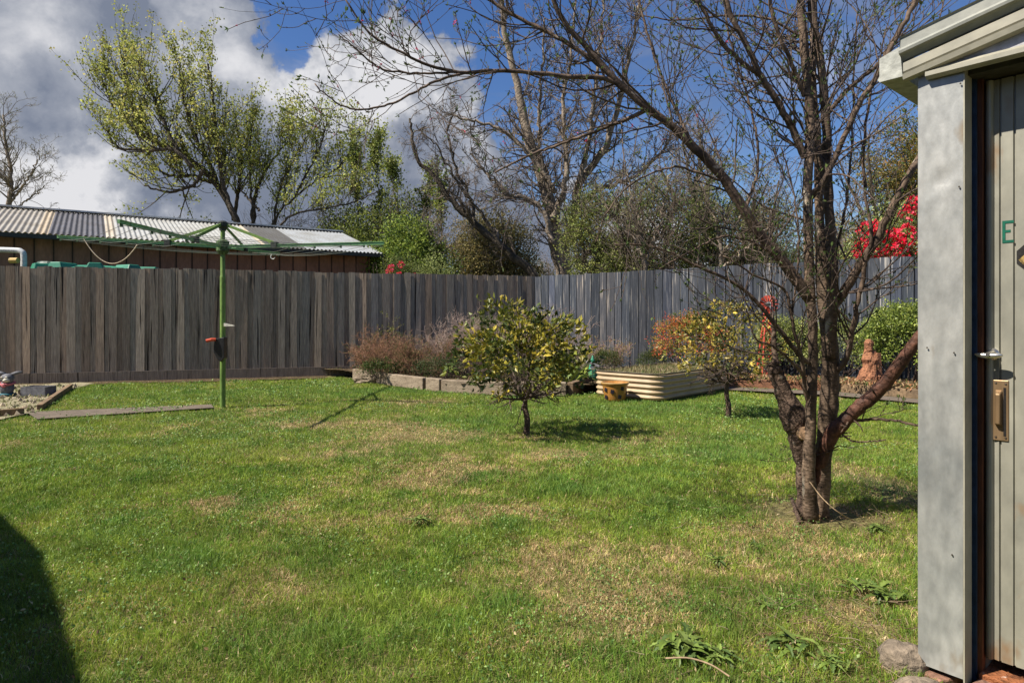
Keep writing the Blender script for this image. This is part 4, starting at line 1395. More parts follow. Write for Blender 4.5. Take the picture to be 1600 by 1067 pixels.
def fruit_tree():
    rng = RS(21)
    T = thing('fruit_tree', 'big multi stemmed fruit tree with budding bare branches beside the metal shed', 'tree', TREE_BASE)
    D = 3.56
    S = lambda L_: np.array([P3(x, y, d) for x, y, d in L_])
    stems = [
        (S([(1268, 812, 3.50), (1264, 740, 3.48), (1268, 620, 3.48), (1270, 520, 3.49), (1264, 420, 3.5), (1262, 300, 3.52), (1266, 190, 3.54), (1258, 90, 3.56), (1250, 0, 3.58), (1246, -120, 3.6)]), [.042, .034, .027, .025, .026, .025, .024, .022, .020, .015]),
        (S([(1282, 812, 3.60), (1286, 720, 3.62), (1295, 630, 3.63), (1297, 550, 3.63), (1286, 450, 3.63), (1280, 330, 3.66), (1277, 220, 3.68), (1270, 130, 3.7), (1272, 20, 3.72), (1276, -120, 3.75)]), [.048, .044, .052, .044, .038, .025, .023, .020, .017, .013]),
        (S([(1298, 560, 3.60), (1300, 470, 3.58), (1300, 400, 3.57), (1293, 290, 3.57), (1290, 180, 3.57), (1281, 90, 3.58), (1268, 10, 3.6), (1262, -110, 3.6)]), [.03, .034, .028, .025, .024, .022, .019, .015]),
    ]
    tr = MB()
    for i, (p, r) in enumerate(stems):
        P = limb(p, 60, rng, .0015); R = np.interp(np.linspace(0, 1, 60), np.linspace(0, 1, len(r)), r)
        rough_tube(tr, P, R, 14, .13, 14, i * 5)
    # flared foot
    for q in range(5):
        a = q * 1.25 + .3
        b = TREE_BASE + [.02, .03, 0]
        P = limb([b + [0, 0, .12], b + [.04 * math.cos(a), .06 * math.sin(a), .06], b + [.09 * math.cos(a), .09 * math.sin(a), -.03]], 10)
        rough_tube(tr, P, np.linspace(.042, .022, 10), 10, .2, 15, q)
    tr.build('trunk', bark, T, smooth=True)
    # old rough left stem, cut off at the top
    p = S([(1258, 812, 3.58), (1256, 740, 3.60), (1248, 690, 3.60), (1240, 650, 3.60), (1224, 612, 3.62), (1212, 585, 3.63), (1206, 566, 3.64)])
    P = limb(p, 44, rng, .002); R = np.interp(np.linspace(0, 1, 44), [0, .15, .35, .5, .62, .8, 1], [.044, .040, .052, .072, .050, .036, .036])
    o = MB(); rough_tube(o, P, R, 20, .32, 18, 3)
    old = o.build('old_stem', bark_d, T, smooth=True)
    cp = MB(); c = P3(1257, 677, 3.50); v = unit(np.array([-.35, -1, .25]))
    cp.tubes(np.array([c - v * .09, c, c + v * .018, c + v * .024]), np.array([.036, .038, .036, .003]), 16); cp.build('saw_cut', mat('cut_wood', (.42, .27, .15), (.3, .18, .1), rough=.8, scale=30), old, smooth=False)
    # red brown leaning limb
    p = S([(1277, 770, 3.62), (1284, 715, 3.61), (1300, 680, 3.57), (1330, 648, 3.50), (1370, 612, 3.42), (1398, 580, 3.34), (1430, 535, 3.25), (1475, 478, 3.15), (1530, 400, 3.05)])
    P = limb(p, 50, rng, .002); R = np.interp(np.linspace(0, 1, 50), [0, .12, .22, .45, .7, 1], [.03, .042, .042, .037, .030, .020])
    o = MB(); rough_tube(o, P, R, 16, .16, 14, 9)
    o.build('red_limb', bark_r, T, smooth=True)
    P_red = P
    # main limbs
    L = {
        'a': (S([(1268, 470, 3.5), (1238, 428, 3.5), (1192, 372, 3.48), (1152, 312, 3.46), (1122, 268, 3.44), (1082, 228, 3.42), (1046, 194, 3.40), (1000, 160, 3.38), (946, 107, 3.36), (909, 66, 3.34), (880, 33, 3.32), (860, -10, 3.3), (845, -60, 3.3)]), .033, .009),
        'b': (S([(1000, 160, 3.38), (960, 122, 3.42), (934, 99, 3.44), (863, 54, 3.48), (797, 21, 3.5), (750, -10, 3.52), (690, -50, 3.55)]), .016, .007),
        'c': (S([(985, 148, 3.38), (950, 124, 3.36), (892, 120, 3.33), (830, 113, 3.3), (769, 111, 3.27), (711, 113, 3.24), (661, 99, 3.2), (620, 78, 3.17), (575, 50, 3.13), (540, 0, 3.1)]), .014, .004),
        'd': (S([(736, 112, 3.25), (690, 124, 3.22), (645, 146, 3.19), (604, 165, 3.16), (554, 171, 3.13), (521, 157, 3.1), (492, 131, 3.07)]), .007, .003),
        'e': (S([(711, 113, 3.24), (653, 115, 3.22), (595, 107, 3.19), (554, 74, 3.16), (529, 54, 3.14)]), .006, .003),
        'f': (S([(1012, 172, 3.39), (970, 190, 3.45), (934, 204, 3.5), (876, 225, 3.56), (822, 245, 3.62), (773, 270, 3.68)]), .012, .005),
        'g': (S([(1258, 246, 3.53), (1232, 190, 3.5), (1204, 142, 3.47), (1187, 116, 3.45), (1171, 82, 3.43), (1138, 12, 3.4), (1120, -60, 3.38)]), .020, .012),
        'h': (S([(1187, 118, 3.45), (1158, 96, 3.4), (1125, 62, 3.36), (1095, 8, 3.32), (1070, -60, 3.3)]), .013, .008),
        'i': (S([(1257, 150, 3.56), (1245, 122, 3.52), (1233, 91, 3.48), (1208, 25, 3.44), (1198, -50, 3.42)]), .014, .009),
        'j': (S([(1266, 310, 3.52), (1280, 292, 3.47), (1295, 268, 3.43), (1323, 206, 3.38), (1346, 157, 3.34), (1368, 124, 3.3), (1400, 60, 3.26), (1427, 8, 3.22), (1450, -60, 3.2)]), .016, .010),
        'k': (S([(1293, 178, 3.57), (1328, 137, 3.52), (1369, 103, 3.47), (1394, 66, 3.44), (1435, 0, 3.4)]), .013, .008),
        'l': (S([(1300, 482, 3.59), (1312, 468, 3.57), (1336, 425, 3.52), (1365, 383, 3.46), (1392, 328, 3.40), (1420, 275, 3.34), (1450, 220, 3.28), (1480, 140, 3.22)]), .026, .015),
        'm': (S([(1308, 578, 3.6), (1322, 562, 3.56), (1330, 530, 3.53), (1338, 480, 3.5), (1348, 440, 3.48), (1352, 405, 3.46), (1362, 370, 3.44), (1352, 300, 3.42), (1350, 220, 3.4), (1362, 130, 3.38)]), .017, .006),
        'n': (S([(1262, 566, 3.47), (1245, 550, 3.44), (1204, 498, 3.40), (1155, 447, 3.36), (1083, 413, 3.32), (1020, 385, 3.28), (960, 382, 3.24)]), .014, .004),
        'z': (S([(1212, 570, 3.64), (1209, 535, 3.65), (1208, 505, 3.66), (1204, 490, 3.67)]), .017, .010),
        'o': (S([(1266, 640, 3.5), (1258, 610, 3.46), (1252, 560, 3.42), (1242, 520, 3.38), (1232, 470, 3.36), (1222, 450, 3.35), (1180, 430, 3.3), (1130, 400, 3.25)]), .012, .004),
        'p': (S([(1236, 500, 3.38), (1244, 440, 3.37), (1248, 380, 3.36), (1240, 300, 3.35), (1220, 230, 3.34)]), .007, .003),
        'q': (S([(1300, 660, 3.58), (1340, 657, 3.5), (1380, 655, 3.42), (1434, 664, 3.3), (1480, 672, 3.2)]), .010, .005),
        'r': (S([(1308, 672, 3.55), (1330, 688, 3.5), (1356, 690, 3.45), (1384, 686, 3.4)]), .006, .003),
        's': (S([(1258, 590, 3.45), (1232, 560, 3.4), (1206, 540, 3.36), (1180, 528, 3.33), (1165, 480, 3.3)]), .009, .003),
        't': (S([(1205, 395, 3.48), (1160, 372, 3.4), (1120, 372, 3.33), (1075, 395, 3.26), (1030, 420, 3.2)]), .008, .003),
        'u': (S([(1130, 284, 3.45), (1090, 270, 3.4), (1050, 262, 3.36), (990, 285, 3.3), (950, 330, 3.24), (930, 380, 3.2)]), .007, .003),
        'v': (S([(1255, 60, 3.58), (1200, 30, 3.6), (1130, 25, 3.62), (1060, 32, 3.64), (990, 22, 3.66)]), .008, .003),
        'w': (S([(1300, 420, 3.6), (1320, 330, 3.62), (1330, 240, 3.64), (1334, 120, 3.66), (1340, 20, 3.68)]), .008, .004),
        'x': (S([(1085, 232, 3.42), (1060, 180, 3.45), (1030, 110, 3.48), (1008, 40, 3.5), (990, -30, 3.52)]), .009, .005),
        'y': (S([(1165, 330, 3.47), (1185, 250, 3.5), (1170, 160, 3.53), (1140, 60, 3.56), (1130, -20, 3.58)]), .008, .004),
    }
    lm = MB(); Ps, Rs = [], []
    for k, (p, r0, r1) in L.items():
        P = limb(p, 40, rng, .0022); R = np.linspace(r0, r1, 40)
        rough_tube(lm, P, R, 10, .12, 20, ord(k), cap=True)
        Ps.append(P); Rs.append(R)
    lm.build('limbs', mat('limb_bark', (.18, .125, .088), (.05, .034, .025), rough=.8, spec=.2, scale=12, contrast=.5, bump=.6, bscale=50, fine=.3, bdist=.006, speck=((.38, .32, .25), 16, .68)), T, smooth=True)
    Ps = np.array(Ps); Rs = np.array(Rs)
    up_stems = [limb(stems[0][0][4:], 40), limb(stems[1][0][5:], 40), limb(stems[2][0][3:], 40)]
    A = np.concatenate([Ps, np.array(up_stems)]); B = np.concatenate([Rs, np.tile(np.linspace(.02, .012, 40), (3, 1))])
    keys = list(L) + ['s0', 's1', 's2']
    Ln = plen(A)
    dens = np.array([{'a': 11, 'l': 8, 'q': 3, 'r': 2, 's': 8, 'n': 9, 'o': 8, 'z': 9, 's0': 10, 's1': 8, 's2': 10}.get(k, 12) for k in keys])
    m = np.round(Ln * dens).astype(int)
    S1, D1, L1, R1 = spawn(rng, A, B, np.full(len(A), 1.0), m, (35, 80), (.22, .9), .12, 1, .4, .10, .25)
    P1, W1 = walk(rng, S1, D1, L1, np.minimum(R1, .0062), 9, .12, .05, .4)
    S2, D2, L2, R2 = spawn(rng, P1, W1, L1, rng.randint(2, 6, len(L1)), (25, 60), (.3, .8), .12, .95, .65, .15)
    P2, W2 = walk(rng, S2, D2, L2, np.maximum(R2, .0020), 7, .12, .05, .5)
    S3, D3, L3, R3 = spawn(rng, P2, W2, L2, rng.randint(0, 3, len(L2)), (25, 60), (.25, .6), .1, .9, .7, .15)
    P3_, W3 = walk(rng, S3, D3, L3, np.maximum(R3, .0011), 4, .10, .1, .6)
    tw = MB(); tw.tubes(P1, W1, 5); tw.tubes(P2, np.maximum(W2, .0014), 4); tw.tubes(P3_, np.maximum(W3, .0013), 3)
    print('fruit twigs', len(P1), len(P2), len(P3_))
    tw.build('twigs', twig_m, T, smooth=True)
    # buds and first leaves
    lv = MB()
    for P, c, tipn in ((P1, 4, 3), (P2, 5, 3), (P3_, 2, 3)):
        pos, tan = along(rng, P, c, .15, 1)
        N_ = len(pos)
        lv.leaves(pos, rng.uniform(.008, .017, N_), rng, pick(rng, N_, [(.10, .14, .04), (.15, .17, .05), (.10, .06, .03), (.13, .09, .05)], [.4, .25, .2, .15]), .38, tan * 1.4 + UP * .4, .7)
        tp = np.repeat(P[:, -1], tipn, 0); dd = np.repeat(unit(P[:, -1] - P[:, -2]), tipn, 0)
        lv.leaves(tp, rng.uniform(.014, .030, len(tp)), rng, pick(rng, len(tp), [(.10, .16, .04), (.15, .20, .06), (.08, .10, .04)]), .32, dd * 1.6 + UP * .3, .7)
    lv.build('young_leaves', LEAF, T)
    # pink blossom, mostly towards the left
    pos, _ = along(rng, P2, 1, .1, .9)
    w = np.clip((1.35 - pos[:, 0]) / 2.2, 0.01, .5) * (pos[:, 2] > 1.9)
    pos = pos[rng.rand(len(pos)) < w * .55]
    pos = np.repeat(pos, 5, 0) + rng.normal(size=(len(pos) * 5, 3)) * .003
    MB().leaves(pos, rng.uniform(.006, .012, len(pos)), rng, pick(rng, len(pos), [(.55, .04, .12), (.62, .12, .22), (.4, .03, .06)]), .9).build('blossom', PETAL, T)
    # stubs along the red limb and a dead stalk at the foot
    pos, tan = along(rng, P_red[None], 14, .1, .6)
    Pq, Rq = walk(rng, pos, unit(rng.normal(size=pos.shape) + tan), rng.uniform(.05, .14, len(pos)), np.full(len(pos), .007), 4, .15, 0)
    [MB().tubes(Pq[i], Rq[i], 6, cap=True).build('stub', bark_d, T, smooth=True) for i in range(len(Pq))]


fruit_tree()


# ------------------------------------------------------------------ small citrus trees and shrubs
def citrus(base, h, rad, zc, rz, seed, label, nclump, cols, wts, size, gap=.0, spread=1.0):
    rng = RS(seed)
    T = thing('citrus_tree', label, 'tree', base, 'small citrus trees on the lawn')
    m = MB()
    P = limb([base + [0, 0, -.03], base + [.012, 0, .12], base + [-.01, .01, .25], base + [.0, 0, h]], 24, rng, .001)
    rough_tube(m, P, np.linspace(.032, .022, 24), 12, .12, 20, seed)
    S = np.repeat(P[-3:-2], 9, 0); a = np.arange(9) * 2.4
    D = np.stack([np.cos(a), np.sin(a), rng.uniform(.05, 1.1, 9)], -1)
    P1, R1 = walk(rng, S, D, rng.uniform(.45, .85, 9) * rad, np.full(9, .015), 8, .16, .06, .35)
    S2, D2, L2, R2 = spawn(rng, P1, R1, plen(P1), 9, (30, 75), (.4, .8), .15, 1, .6)
    P2, W2 = walk(rng, S2, D2, L2, R2, 6, .2, .02, .4)
    S3, D3, L3, R3 = spawn(rng, P2, W2, L2, 5, (30, 75), (.4, .8), .2, 1, .6)
    P3_, W3 = walk(rng, S3, D3, L3, np.maximum(R3, .0016), 4, .2, 0, .5)
    m.build('trunk', bark_d, T, smooth=True)
    b = MB(); b.tubes(P1, R1, 7); b.tubes(P2, W2, 5); b.tubes(P3_, np.maximum(W3, .0014), 4)
    b.build('branches', twig_m, T, smooth=True)
    # leaf sprays through an uneven crown
    c0 = base + [-.06, 0, zc]
    v = unit(rng.normal(size=(nclump * 3, 3))); r = rng.rand(nclump * 3) ** .45
    p = v * r[:, None]
    bump = .55 + .9 * fbm(v * 2.6 + seed, 3)
    p = p * bump[:, None]
    p[:, :2] *= (1.05 - .42 * np.maximum(p[:, 2:], -.2))
    keep = (fbm(p * 2.6 + seed * 3, 2) > .43 + gap) & (p[:, 2] > -.95 + .35 * rng.rand(len(p)))
    p = (p[keep][:nclump]) * [rad, rad, rz]
    ctr = c0 + p
    out = unit(p + [0, 0, .35 * rz])
    K = 9
    cc = np.repeat(ctr, K, 0) + rng.normal(size=(len(ctr) * K, 3)) * .028 * spread
    dd = np.repeat(out, K, 0) * .9
    tone = np.repeat(pick(rng, len(ctr), cols, wts, .25), K, 0) * rng.uniform(.8, 1.2, (len(cc), 1))
    mb = MB(); mb.leaves(cc, rng.uniform(.6, 1.1, len(cc)) * size, rng, tone, .5, dd, .75, .10)
    mb.build('crown', GLOSSY_LEAF, T)
    tt = MB(); PP, RR = walk(rng, ctr - out * .09, out, np.full(len(ctr), .11), np.full(len(ctr), .002), 3, .1, 0); tt.tubes(PP, RR, 4); tt.build('sprays', twig_m, T)
    return T


yel = [(.30, .26, .03), (.15, .165, .025), (.06, .085, .02), (.42, .33, .045)]
B1 = G3(822, 677)
citrus(B1, .36, .64, .80, .50, 31, 'small lemon tree with yellow green leaves in the middle of the lawn', 400, yel, [.27, .36, .27, .10], .070)
B2 = G3(1137, 651)
citrus(B2, .42, .56, .84, .50, 37, 'sparse yellowish citrus tree in front of the corrugated bed', 220, [(.34, .27, .04), (.20, .19, .035), (.08, .10, .025), (.46, .34, .06)], [.3, .3, .2, .2], .060, gap=.03)


def twig_shrub(base, w, d, h, seed, label, wood, leafcols, n=60, leafn=3, size=.02, lw=None, cat='shrub', name='shrub', group=None, wob=.28, trop=.06, rad=.004, leafm=None):
    rng = RS(seed)
    base = np.asarray(base, float)
    T = thing(name, label, cat, base, group)
    a = rng.rand(n) * 2 * math.pi; r = rng.rand(n) ** .5
    S = base + np.stack([np.cos(a) * r * w * .25, np.sin(a) * r * d * .25, np.full(n, -.02)], -1)
    D = np.stack([np.cos(a) * r * w / h * .75, np.sin(a) * r * d / h * .75, np.full(n, .8)], -1)
    P1, R1 = walk(rng, S, D, rng.uniform(.65, 1.05, n) * h, np.full(n, rad), 8, wob * .6, trop, .4)
    S2, D2, L2, R2 = spawn(rng, P1, R1, plen(P1), 8, (25, 70), (.3, .6), .25, 1, .6)
    P2, W2 = walk(rng, S2, D2, L2, R2, 5, wob, trop, .4)
    S3, D3, L3, R3 = spawn(rng, P2, W2, L2, 5, (25, 70), (.35, .7), .15, 1, .6)
    P3_, W3 = walk(rng, S3, D3, L3, np.maximum(R3, .0014), 4, wob, trop, .5)
    m = MB(); m.tubes(P1, R1, 5); m.tubes(P2, np.maximum(W2, .0015), 4); m.tubes(P3_, np.maximum(W3, .0013), 3)
    m.build('branches', wood, T)
    if leafn:
        pos, tan = along(rng, P3_, leafn, .1, 1)
        mb = MB().leaves(pos, rng.uniform(.6, 1.3, len(pos)) * size, rng, pick(rng, len(pos), leafcols, lw, .25), .45, tan + UP * .3, .8)
        mb.build('foliage', leafm or LEAF, T)
    return T


def bush(base, w, d, h, seed, label, cols, wts, n=6000, size=.035, name='shrub', cat='shrub', group=None, amp=.55, flowers=None, leafm=None, aspect=.5, stems=10, low=.0, fr=2.4, hole=.36, core=.5):
    """dense leafy shrub: leaves in sprays through a lumpy volume on real stems"""
    rng = RS(seed); base = np.asarray(base, float)
    T = thing(name, label, cat, base, group)
    K = 8; nc = n // K
    v = unit(rng.normal(size=(nc * 2, 3))); v[:, 2] = np.where(v[:, 2] < -.4, -v[:, 2], v[:, 2])
    r = rng.rand(len(v)) ** (1 / 2.6) * (1 - core) + core * (rng.rand(len(v)) ** .25)
    bump = (1 - amp / 2) + amp * fbm(v * fr + seed * 1.7, 3)
    p = v * (r * bump)[:, None]
    k = fbm(p * 3.1 + seed, 3) > hole
    p = p[k][:nc]
    P = p * [w / 2, d / 2, h * .56] + [0, 0, h * (.5 + low)]
    k = P[:, 2] > .02; P = P[k]; p = p[k]
    out = unit(p + [0, 0, .4])
    sc_ = size * 1.1
    cc = base + np.repeat(P, K, 0) + rng.normal(size=(len(P) * K, 3)) * sc_
    tone = np.repeat(pick(rng, len(P), cols, wts, .22), K, 0) * rng.uniform(.75, 1.25, (len(cc), 1))
    MB().leaves(cc, rng.uniform(.6, 1.2, len(cc)) * size, rng, tone, aspect, np.repeat(out, K, 0) * .8, .8).build('foliage', leafm or LEAF, T)
    a = rng.rand(stems) * 6.28
    S = base + np.stack([np.cos(a) * .08 * w, np.sin(a) * .08 * d, np.full(stems, -.03)], -1)
    D = np.stack([np.cos(a) * w / h * .5, np.sin(a) * d / h * .5, np.ones(stems)], -1)
    P1, R1 = walk(rng, S, D, np.full(stems, h * .8), np.full(stems, .012 * max(h, .5)), 7, .12, .05, .3)
    S2, D2, L2, R2 = spawn(rng, P1, R1, plen(P1), 7, (25, 60), (.4, .6), .2, 1, .6)
    P2, W2 = walk(rng, S2, D2, L2, R2, 5, .15, .05, .4)
    m = MB(); m.tubes(P1, R1, 6); m.tubes(P2, W2, 4); m.build('branches', twig_m, T)
    if flowers:
        nf, fs, fcols = flowers
        q = P[rng.permutation(len(P))]
        sel = q[(unit(q - [0, 0, h * .5])[:, 1] < -.25)][:nf]
        ctr = base + sel + (sel - [0, 0, h * .45]) * .14 + unit(sel - [0, 0, h * .45]) * size * .9
        Kp = 60
        dirs = unit(rng.normal(size=(len(ctr) * Kp, 3)) + [0, -.3, .3])
        pos = np.repeat(ctr, Kp, 0) + dirs * fs * .38
        MB().leaves(pos, fs * rng.uniform(.2, .36, len(pos)), rng, pick(rng, len(pos), fcols, None, .15), .8, dirs * 1.2, .5).build('flowers', PETAL, T)
    return T


dead = mat('dead_twigs', (.42, .22, .13), (.20, .11, .07), rough=.9, scale=4, bump=0, fine=.2)
grey = mat('grey_twigs', (.42, .32, .26), (.24, .17, .14), rough=.9, scale=4, bump=0, fine=.2)
Z = .12
twig_shrub((-2.15, 10.95, Z), 1.15, .8, .74, 41, 'reddish brown dry twiggy shrub at the left end of the raised bed', dead, [(.20, .12, .07), (.12, .13, .04), (.28, .17, .1)], 70, 2, .025)
twig_shrub((-1.40, 10.75, Z), 1.1, .8, .70, 42, 'brown tangled shrub with green tips, second from the left in the raised bed', dead, [(.13, .15, .04), (.20, .13, .07), (.09, .10, .03)], 60, 3, .025)
twig_shrub((-.72, 10.9, Z), 1.1, .8, 1.0, 43, 'pale pinkish grey bare twiggy shrub left behind the lemon tree', grey, [(.25, .18, .15), (.3, .24, .2)], 80, 1, .018)
twig_shrub((-2.28, 11.6, Z), .5, .4, .95, 44, 'thin tall sprig with yellow green leaf tips against the brown fence', twig_m, [(.22, .22, .05), (.14, .16, .04)], 5, 3, .035)
bush((-.55, 11.9, Z), 1.0, .8, 1.0, 45, 'green shrub behind the pale twiggy shrub near the fence corner', [(.13, .15, .04), (.18, .17, .05), (.06, .08, .02)], [.4, .3, .3], 5000, .03)
twig_shrub((.45, 12.0, Z), 1.2, .7, 1.12, 46, 'reddish twiggy shrub behind the top of the lemon tree', grey, [(.30, .16, .12), (.15, .13, .05)], 60, 2, .02)
bush((-2.15, 10.55, Z), .8, .4, .26, 47, 'low dark green plants under the brown dry shrub', [(.04, .08, .02), (.08, .12, .03), (.12, .14, .04)], None, 1800, .035)
bush((-1.2, 10.25, Z), .9, .5, .30, 48, 'low dark undergrowth left of the lemon tree in the raised bed', [(.04, .07, .02), (.07, .10, .03), (.12, .10, .05)], None, 2200, .035)
bush((.1, 9.9, Z), .9, .5, .3, 49, 'low green plants directly behind the lemon tree stem', [(.05, .09, .02), (.12, .15, .03), (.16, .18, .04)], None, 2200, .04)


def strappy(base, n, h, seed, label, cols, spread=.6, w=.06, name='leafy_plant', group=None):
    rng = RS(seed); base = np.asarray(base, float)
    T = thing(name, label, 'plant', base, group)
    a = rng.rand(n) * 6.28; r = rng.rand(n) ** .5 * spread
    S = base + np.stack([np.cos(a) * r * .35, np.sin(a) * r * .35, np.zeros(n)], -1)
    D = np.stack([np.cos(a) * r * 1.3, np.sin(a) * r * 1.3, np.full(n, .9)], -1)
    P, _ = walk(rng, S, D, rng.uniform(.6, 1.1, n) * h, np.full(n, .01), 6, .06, -.10, 1)
    side = unit(np.cross(P[:, -1] - P[:, 0], UP)); s = np.linspace(0, 1, 7)
    wd = w * (np.sin(np.pi * (s * .85 + .1)) ** .8)[None, :, None] * rng.uniform(.6, 1.1, (n, 1, 1))
    A = P - side[:, None] * wd / 2; B = P + side[:, None] * wd / 2
    V = np.stack([A, B], 2).reshape(-1, 3)
    q = np.array([[2 * i, 2 * i + 1, 2 * i + 3, 2 * i + 2] for i in range(6)])
    Q = (q[None] + (np.arange(n) * 14)[:, None, None]).reshape(-1, 4)
    MB().add(V, Q, col=np.repeat(pick(rng, n, cols), 6, 0)).build('leaves', GLOSSY_LEAF, T)


strappy((.78, 9.75, Z), 60, .42, 51, 'clump of broad yellow green leaves left of the corrugated bed', [(.20, .24, .04), (.08, .13, .03), (.13, .18, .03)], .9, .07)
strappy((.95, 10.5, Z), 90, .55, 52, 'narrow leaved green clump behind the broad leaved plants', [(.06, .10, .03), (.12, .15, .04)], .9, .025)
twig_shrub((.85, 10.9, Z), .9, .6, .60, 53, 'pinkish heather like shrub above the green leafy clump', grey, [(.34, .20, .16), (.30, .26, .08)], 50, 3, .02)
bush((1.62, 11.2, Z), .62, .5, .42, 54, 'small dark green rounded bush left behind the corrugated bed', [(.05, .08, .02), (.11, .13, .03)], None, 3000, .025)
twig_shrub((1.72, 11.6, Z), .6, .4, .62, 55, 'thin pink stemmed plant with one tall yellow sprig by the blue fence', grey, [(.36, .20, .18), (.35, .26, .05)], 22, 2, .03)
bush((2.42, 11.0, Z), .60, .5, .40, 56, 'small dark green bush right behind the corrugated bed', [(.05, .08, .02), (.11, .13, .03)], None, 2800, .025)
bush((3.08, 10.95, Z), 1.4, .9, 1.02, 57, 'orange and red tipped shrub behind the second citrus tree', [(.62, .13, .06), (.58, .25, .08), (.34, .30, .05), (.14, .17, .035)], [.28, .25, .27, .2], 9000, .035)
bush((4.60, 10.8, Z - .1), 1.2, .8, 1.1, 58, 'light green leafy shrub left part of the hedge behind the fruit tree', [(.34, .38, .09), (.17, .22, .05), (.46, .45, .18)], [.4, .4, .2], 9000, .035, leafm=GLOSSY_LEAF)
bush((5.35, 10.5, Z - .1), 1.2, .8, 1.08, 59, 'variegated pale green shrub between the fruit tree and right hedge', [(.40, .42, .16), (.17, .22, .05), (.30, .34, .08)], [.3, .3, .4], 7000, .035, leafm=GLOSSY_LEAF)
bush((6.15, 9.95, Z - .12), 1.55, 1.0, 1.28, 60, 'glossy camellia hedge with two orange flowers beside the metal shed', [(.22, .28, .05), (.10, .15, .03), (.34, .38, .09)], [.45, .35, .2], 15000, .045, leafm=GLOSSY_LEAF, amp=.35, flowers=(3, .04, [(.75, .15, .04)]))

# fallen leaves and mulch on the right bed
def litter():
    rng = RS(61); n = 2600
    u = rng.rand(n); v = rng.rand(n) ** 1.3
    a = np.array(KERB[0][:2]) * (1 - u)[:, None] + np.array(KERB[2][:2]) * u[:, None]
    p = a + np.array([.35, .8]) * (v * .9 + .08)[:, None]
    C = np.column_stack([p, np.full(n, .14) + rng.rand(n) * .03])
    o = MB().leaves(C, rng.uniform(.02, .06, n), rng, pick(rng, n, [(.42, .20, .09), (.48, .34, .18), (.2, .12, .07), (.14, .18, .05)]), .55, None).build('leaf_litter', LEAF)
    setp(o, 'orange and brown fallen leaves on the bed along the right path', 'leaf litter', kind='stuff')
    # twigs and straw round the fruit tree foot and the shed corner
    n = 650
    c = np.where(rng.rand(n)[:, None] < .6, TREE_BASE[:2] + rng.normal(size=(n, 2)) * [.5, .22] + [.35, -.05], np.array([1.12, 2.25]) + rng.normal(size=(n, 2)) * [.22, .25])
    k = ((c[:, 0] - 1.259) * .76 + (c[:, 1] - 1.985) * .65 < -.06) | ((c[:, 0] - 1.259) * .65 - (c[:, 1] - 1.985) * .76 < -.05)
    c = c[k]; n = len(c)
    S = np.column_stack([c, rng.uniform(.004, .035, n)]); D = unit(rng.normal(size=(n, 3)) * [1, 1, .12])
    P, R = walk(rng, S, D, rng.uniform(.02, .12, n), rng.uniform(.0007, .0018, n), 4, .22, 0)
    o = MB().tubes(P, R, 4, col=pick(rng, n, [(.24, .17, .10), (.15, .09, .055), (.34, .27, .17)])).build('fallen_twigs', LEAF)
    setp(o, 'dry fallen twigs and straw round the fruit tree and shed corner', 'twigs', kind='stuff')
    # gravel stones in the left bed
    n = 700
    x = rng.uniform(-9, -5.3, n); y = rng.uniform(6.9, 10.2, n)
    k = inpoly(x, y, LEFTBED); x, y = x[k], y[k]; n = len(x)
    C = np.column_stack([x, y, np.full(n, .02)])
    mb = MB()
    ico = unit(np.array([[1, 0, 0], [-1, 0, 0], [0, 1, 0], [0, -1, 0], [0, 0, .7], [0, 0, -.7]], float))
    F = np.array([[0, 2, 4], [2, 1, 4], [1, 3, 4], [3, 0, 4], [2, 0, 5], [1, 2, 5], [3, 1, 5], [0, 3, 5]])
    s = rng.uniform(.012, .035, n)
    V = (ico[None] * (1 + .35 * rng.normal(size=(n, 6, 1))).clip(.4, 1.6) * s[:, None, None] + C[:, None]).reshape(-1, 3)
    mb.add(V, None, (F[None] + (np.arange(n) * 6)[:, None, None]).reshape(-1, 3), np.repeat(pick(rng, n, [(.5, .42, .3), (.36, .3, .22), (.25, .24, .12)]), 8, 0))
    setp(mb.build('gravel_stones', LEAF), 'pale loose gravel stones in the left corner bed', 'gravel', kind='stuff')
    n = 2500
    x = rng.uniform(-9, -5.3, n); y = rng.uniform(6.9, 10.2, n)
    k = inpoly(x, y, LEFTBED); x, y = x[k], y[k]; n = len(x)
    o = MB().leaves(np.column_stack([x, y, np.full(n, .01)]), rng.uniform(.03, .06, n), rng, pick(rng, n, [(.22, .24, .06), (.14, .18, .04), (.3, .26, .12)]), .2, UP * 1.0, .7).build('sparse_weeds', GRASS)
    setp(o, 'sparse weeds growing through the gravel of the left bed', 'weeds', kind='stuff')
    # bed ground cover
    n = 9000
    lo, hi = bed_poly.min(0), bed_poly.max(0)
    x = rng.uniform(lo[0], hi[0], n); y = rng.uniform(lo[1], hi[1], n)
    k = inpoly(x, y, bed_poly) & (fbm2(x, y, 2, 3, 3) > .42)
    x, y = x[k], y[k]; n = len(x)
    o = MB().leaves(np.column_stack([x, y, np.full(n, .12)]), rng.uniform(.03, .08, n), rng, pick(rng, n, [(.20, .22, .05), (.10, .14, .03), (.3, .24, .13), (.2, .13, .08)]), .3, UP * .9, .8).build('ground_cover', GRASS)
    setp(o, 'weeds and dry bits covering the soil of the raised beds', 'ground cover', kind='stuff')


litter()


